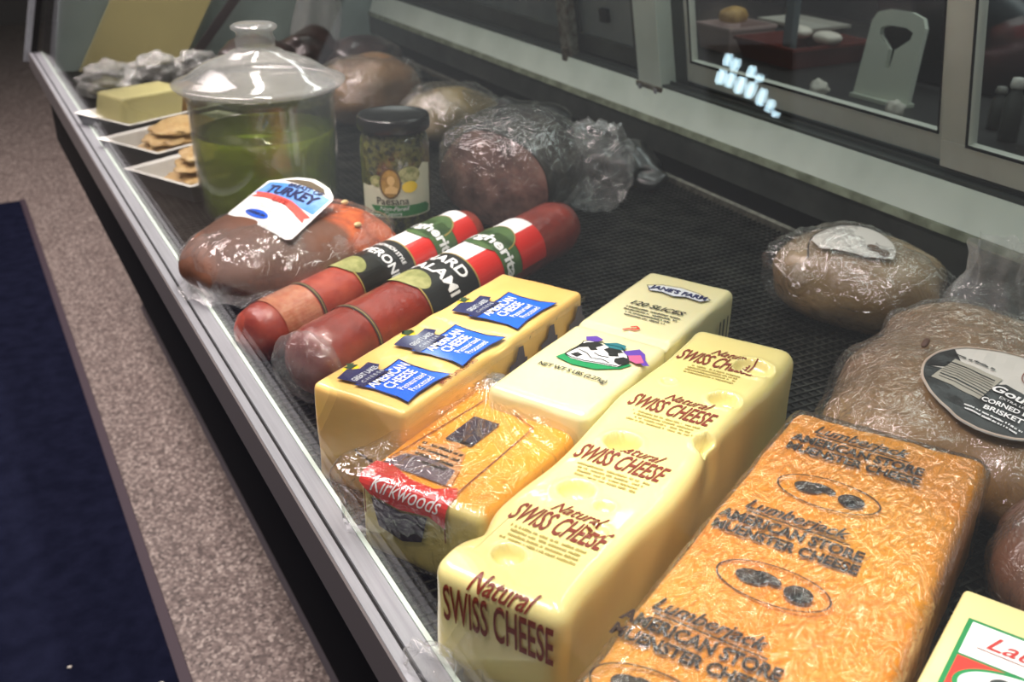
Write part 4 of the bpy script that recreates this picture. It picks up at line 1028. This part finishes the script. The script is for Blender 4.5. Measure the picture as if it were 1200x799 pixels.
# bottles right of the door post
for i, (x, y, rr0, h) in enumerate(((1.34, 1.085, .011, .12), (1.34, .985, .014, .085), (1.38, 1.040, .012, .06))):
    t = thing('bottle', ['slim grey bottle with white cap just left of the door overlap', 'squat bottle with round white cap seen in the right door', 'short dark bottle between the two capped ones'][i], 'bottle', (x, y, .10))
    lathe('body', [(.001, 0), (rr0, .001), (rr0, h*.7), (rr0*.5, h*.85), (rr0*.5, h*.9), (.001, h*.9)], mat('bottle_grey_%d' % i, '#4b4d49', .3), t, 20)
    lathe('cap', [(.001, h*.9), (rr0*.7, h*.9), (rr0*.75, h*.95), (rr0*.6, h*1.06), (.001, h*1.08)], mat('cap_white_%d' % i, '#c5c5bd' if i < 2 else '#6a6a64', .5), t, 20)
# pinkish apron hanging at the right edge
vs, fs = [], []
for j in range(21):
    for i in range(25):
        y = .955-.26*i/24; vs.append((1.34+.010*math.sin(i*.9+j*.1)+.004*nz(i*.3, j*.3, 2), y+.05*(1-j/20)*(i == 0)*0+.03*math.sin(j*.16), .11+.60*j/20))
for j in range(20):
    for i in range(24): a = j*25+i; fs.append((a, a+1, a+26, a+25))
ap = thing('apron', 'pinkish white apron hanging behind the right hand door', 'apron', (0, 0, 0))
mesh_obj('cloth', vs, fs, mat('pinkish_cotton', '#b9a3a2', .9), ap)
boxes('hook_rail', [(1.335, 1.355, .60, 1.00, .71, .725)], M['track'], ap)
# counter-side illuminated sign seen mirrored in the slanted glass
A_, B_ = Vector((-.00054, -.00113, .00048)), Vector((-.00049, -.00033, -.00112))
sg = thing('illuminated_sign', 'small hanging sign of blue white lit strokes, seen mirrored in the front glass', 'sign', (-.477, 1.250, .577))
NN = A_.cross(B_).normalized()
EM = NT('lit_strokes'); em = EM.n('ShaderNodeEmission'); em.inputs[0].default_value = (.62, .88, 1, 1); em.inputs[1].default_value = 22; EM.l(em.outputs[0], EM.out.inputs[0])
gv, gf = [], []
STK = [(-22, -28, -3, 12, 5), (-13, -22, 2, 12, 5), (6, -14, 2, 11, 5), (15, -6, 1, 8, 4), (-30, -8, -3, 14, 6), (-19, -4, -1, 14, 6), (-7, 2, -1, 16, 7), (5, 8, 1, 15, 7), (18, 16, 2, 16, 6), (28, 26, 2, 12, 5), (34, 36, 1, 6, 4)]
for (px, py, sl__, L_, w_) in STK:
    L_ *= 1.3; w_ *= 1.35
    vs = []
    for k in range(12):
        an = 2*PI*k/12; xx = w_/2*math.cos(an); yy = (L_/2)*math.sin(an)
        p = A_*(px+xx-yy*.3)+B_*(py+yy); vs.append(p); 
    n_ = len(vs); vs = [v+NN*.002 for v in vs]+[v-NN*.002 for v in vs]
    mesh_obj('lit_stroke', vs, [tuple(range(n_)), tuple(range(n_, 2*n_))[::-1]]+[(k, (k+1) % n_, n_+(k+1) % n_, n_+k) for k in range(n_)], EM.m, sg, smooth=False)
pv_ = [A_*a+B_*b for a, b in ((-48, -46), (52, -46), (52, 54), (-48, 54))]
off = -NN if NN.dot(Vector((.65, -.74, -.145))) > 0 else NN
vs = [v+off*.004 for v in pv_]+[v+off*.010 for v in pv_]
mesh_obj('back_plate', vs, [(0, 1, 2, 3), (7, 6, 5, 4), (0, 1, 5, 4), (1, 2, 6, 5), (2, 3, 7, 6), (3, 0, 4, 7)], M['black'], sg, smooth=False)
boxes('hanging_wire', [(-.0008, .0008, -.0008, .0008, .05, 1.6)], M['track'], sg)
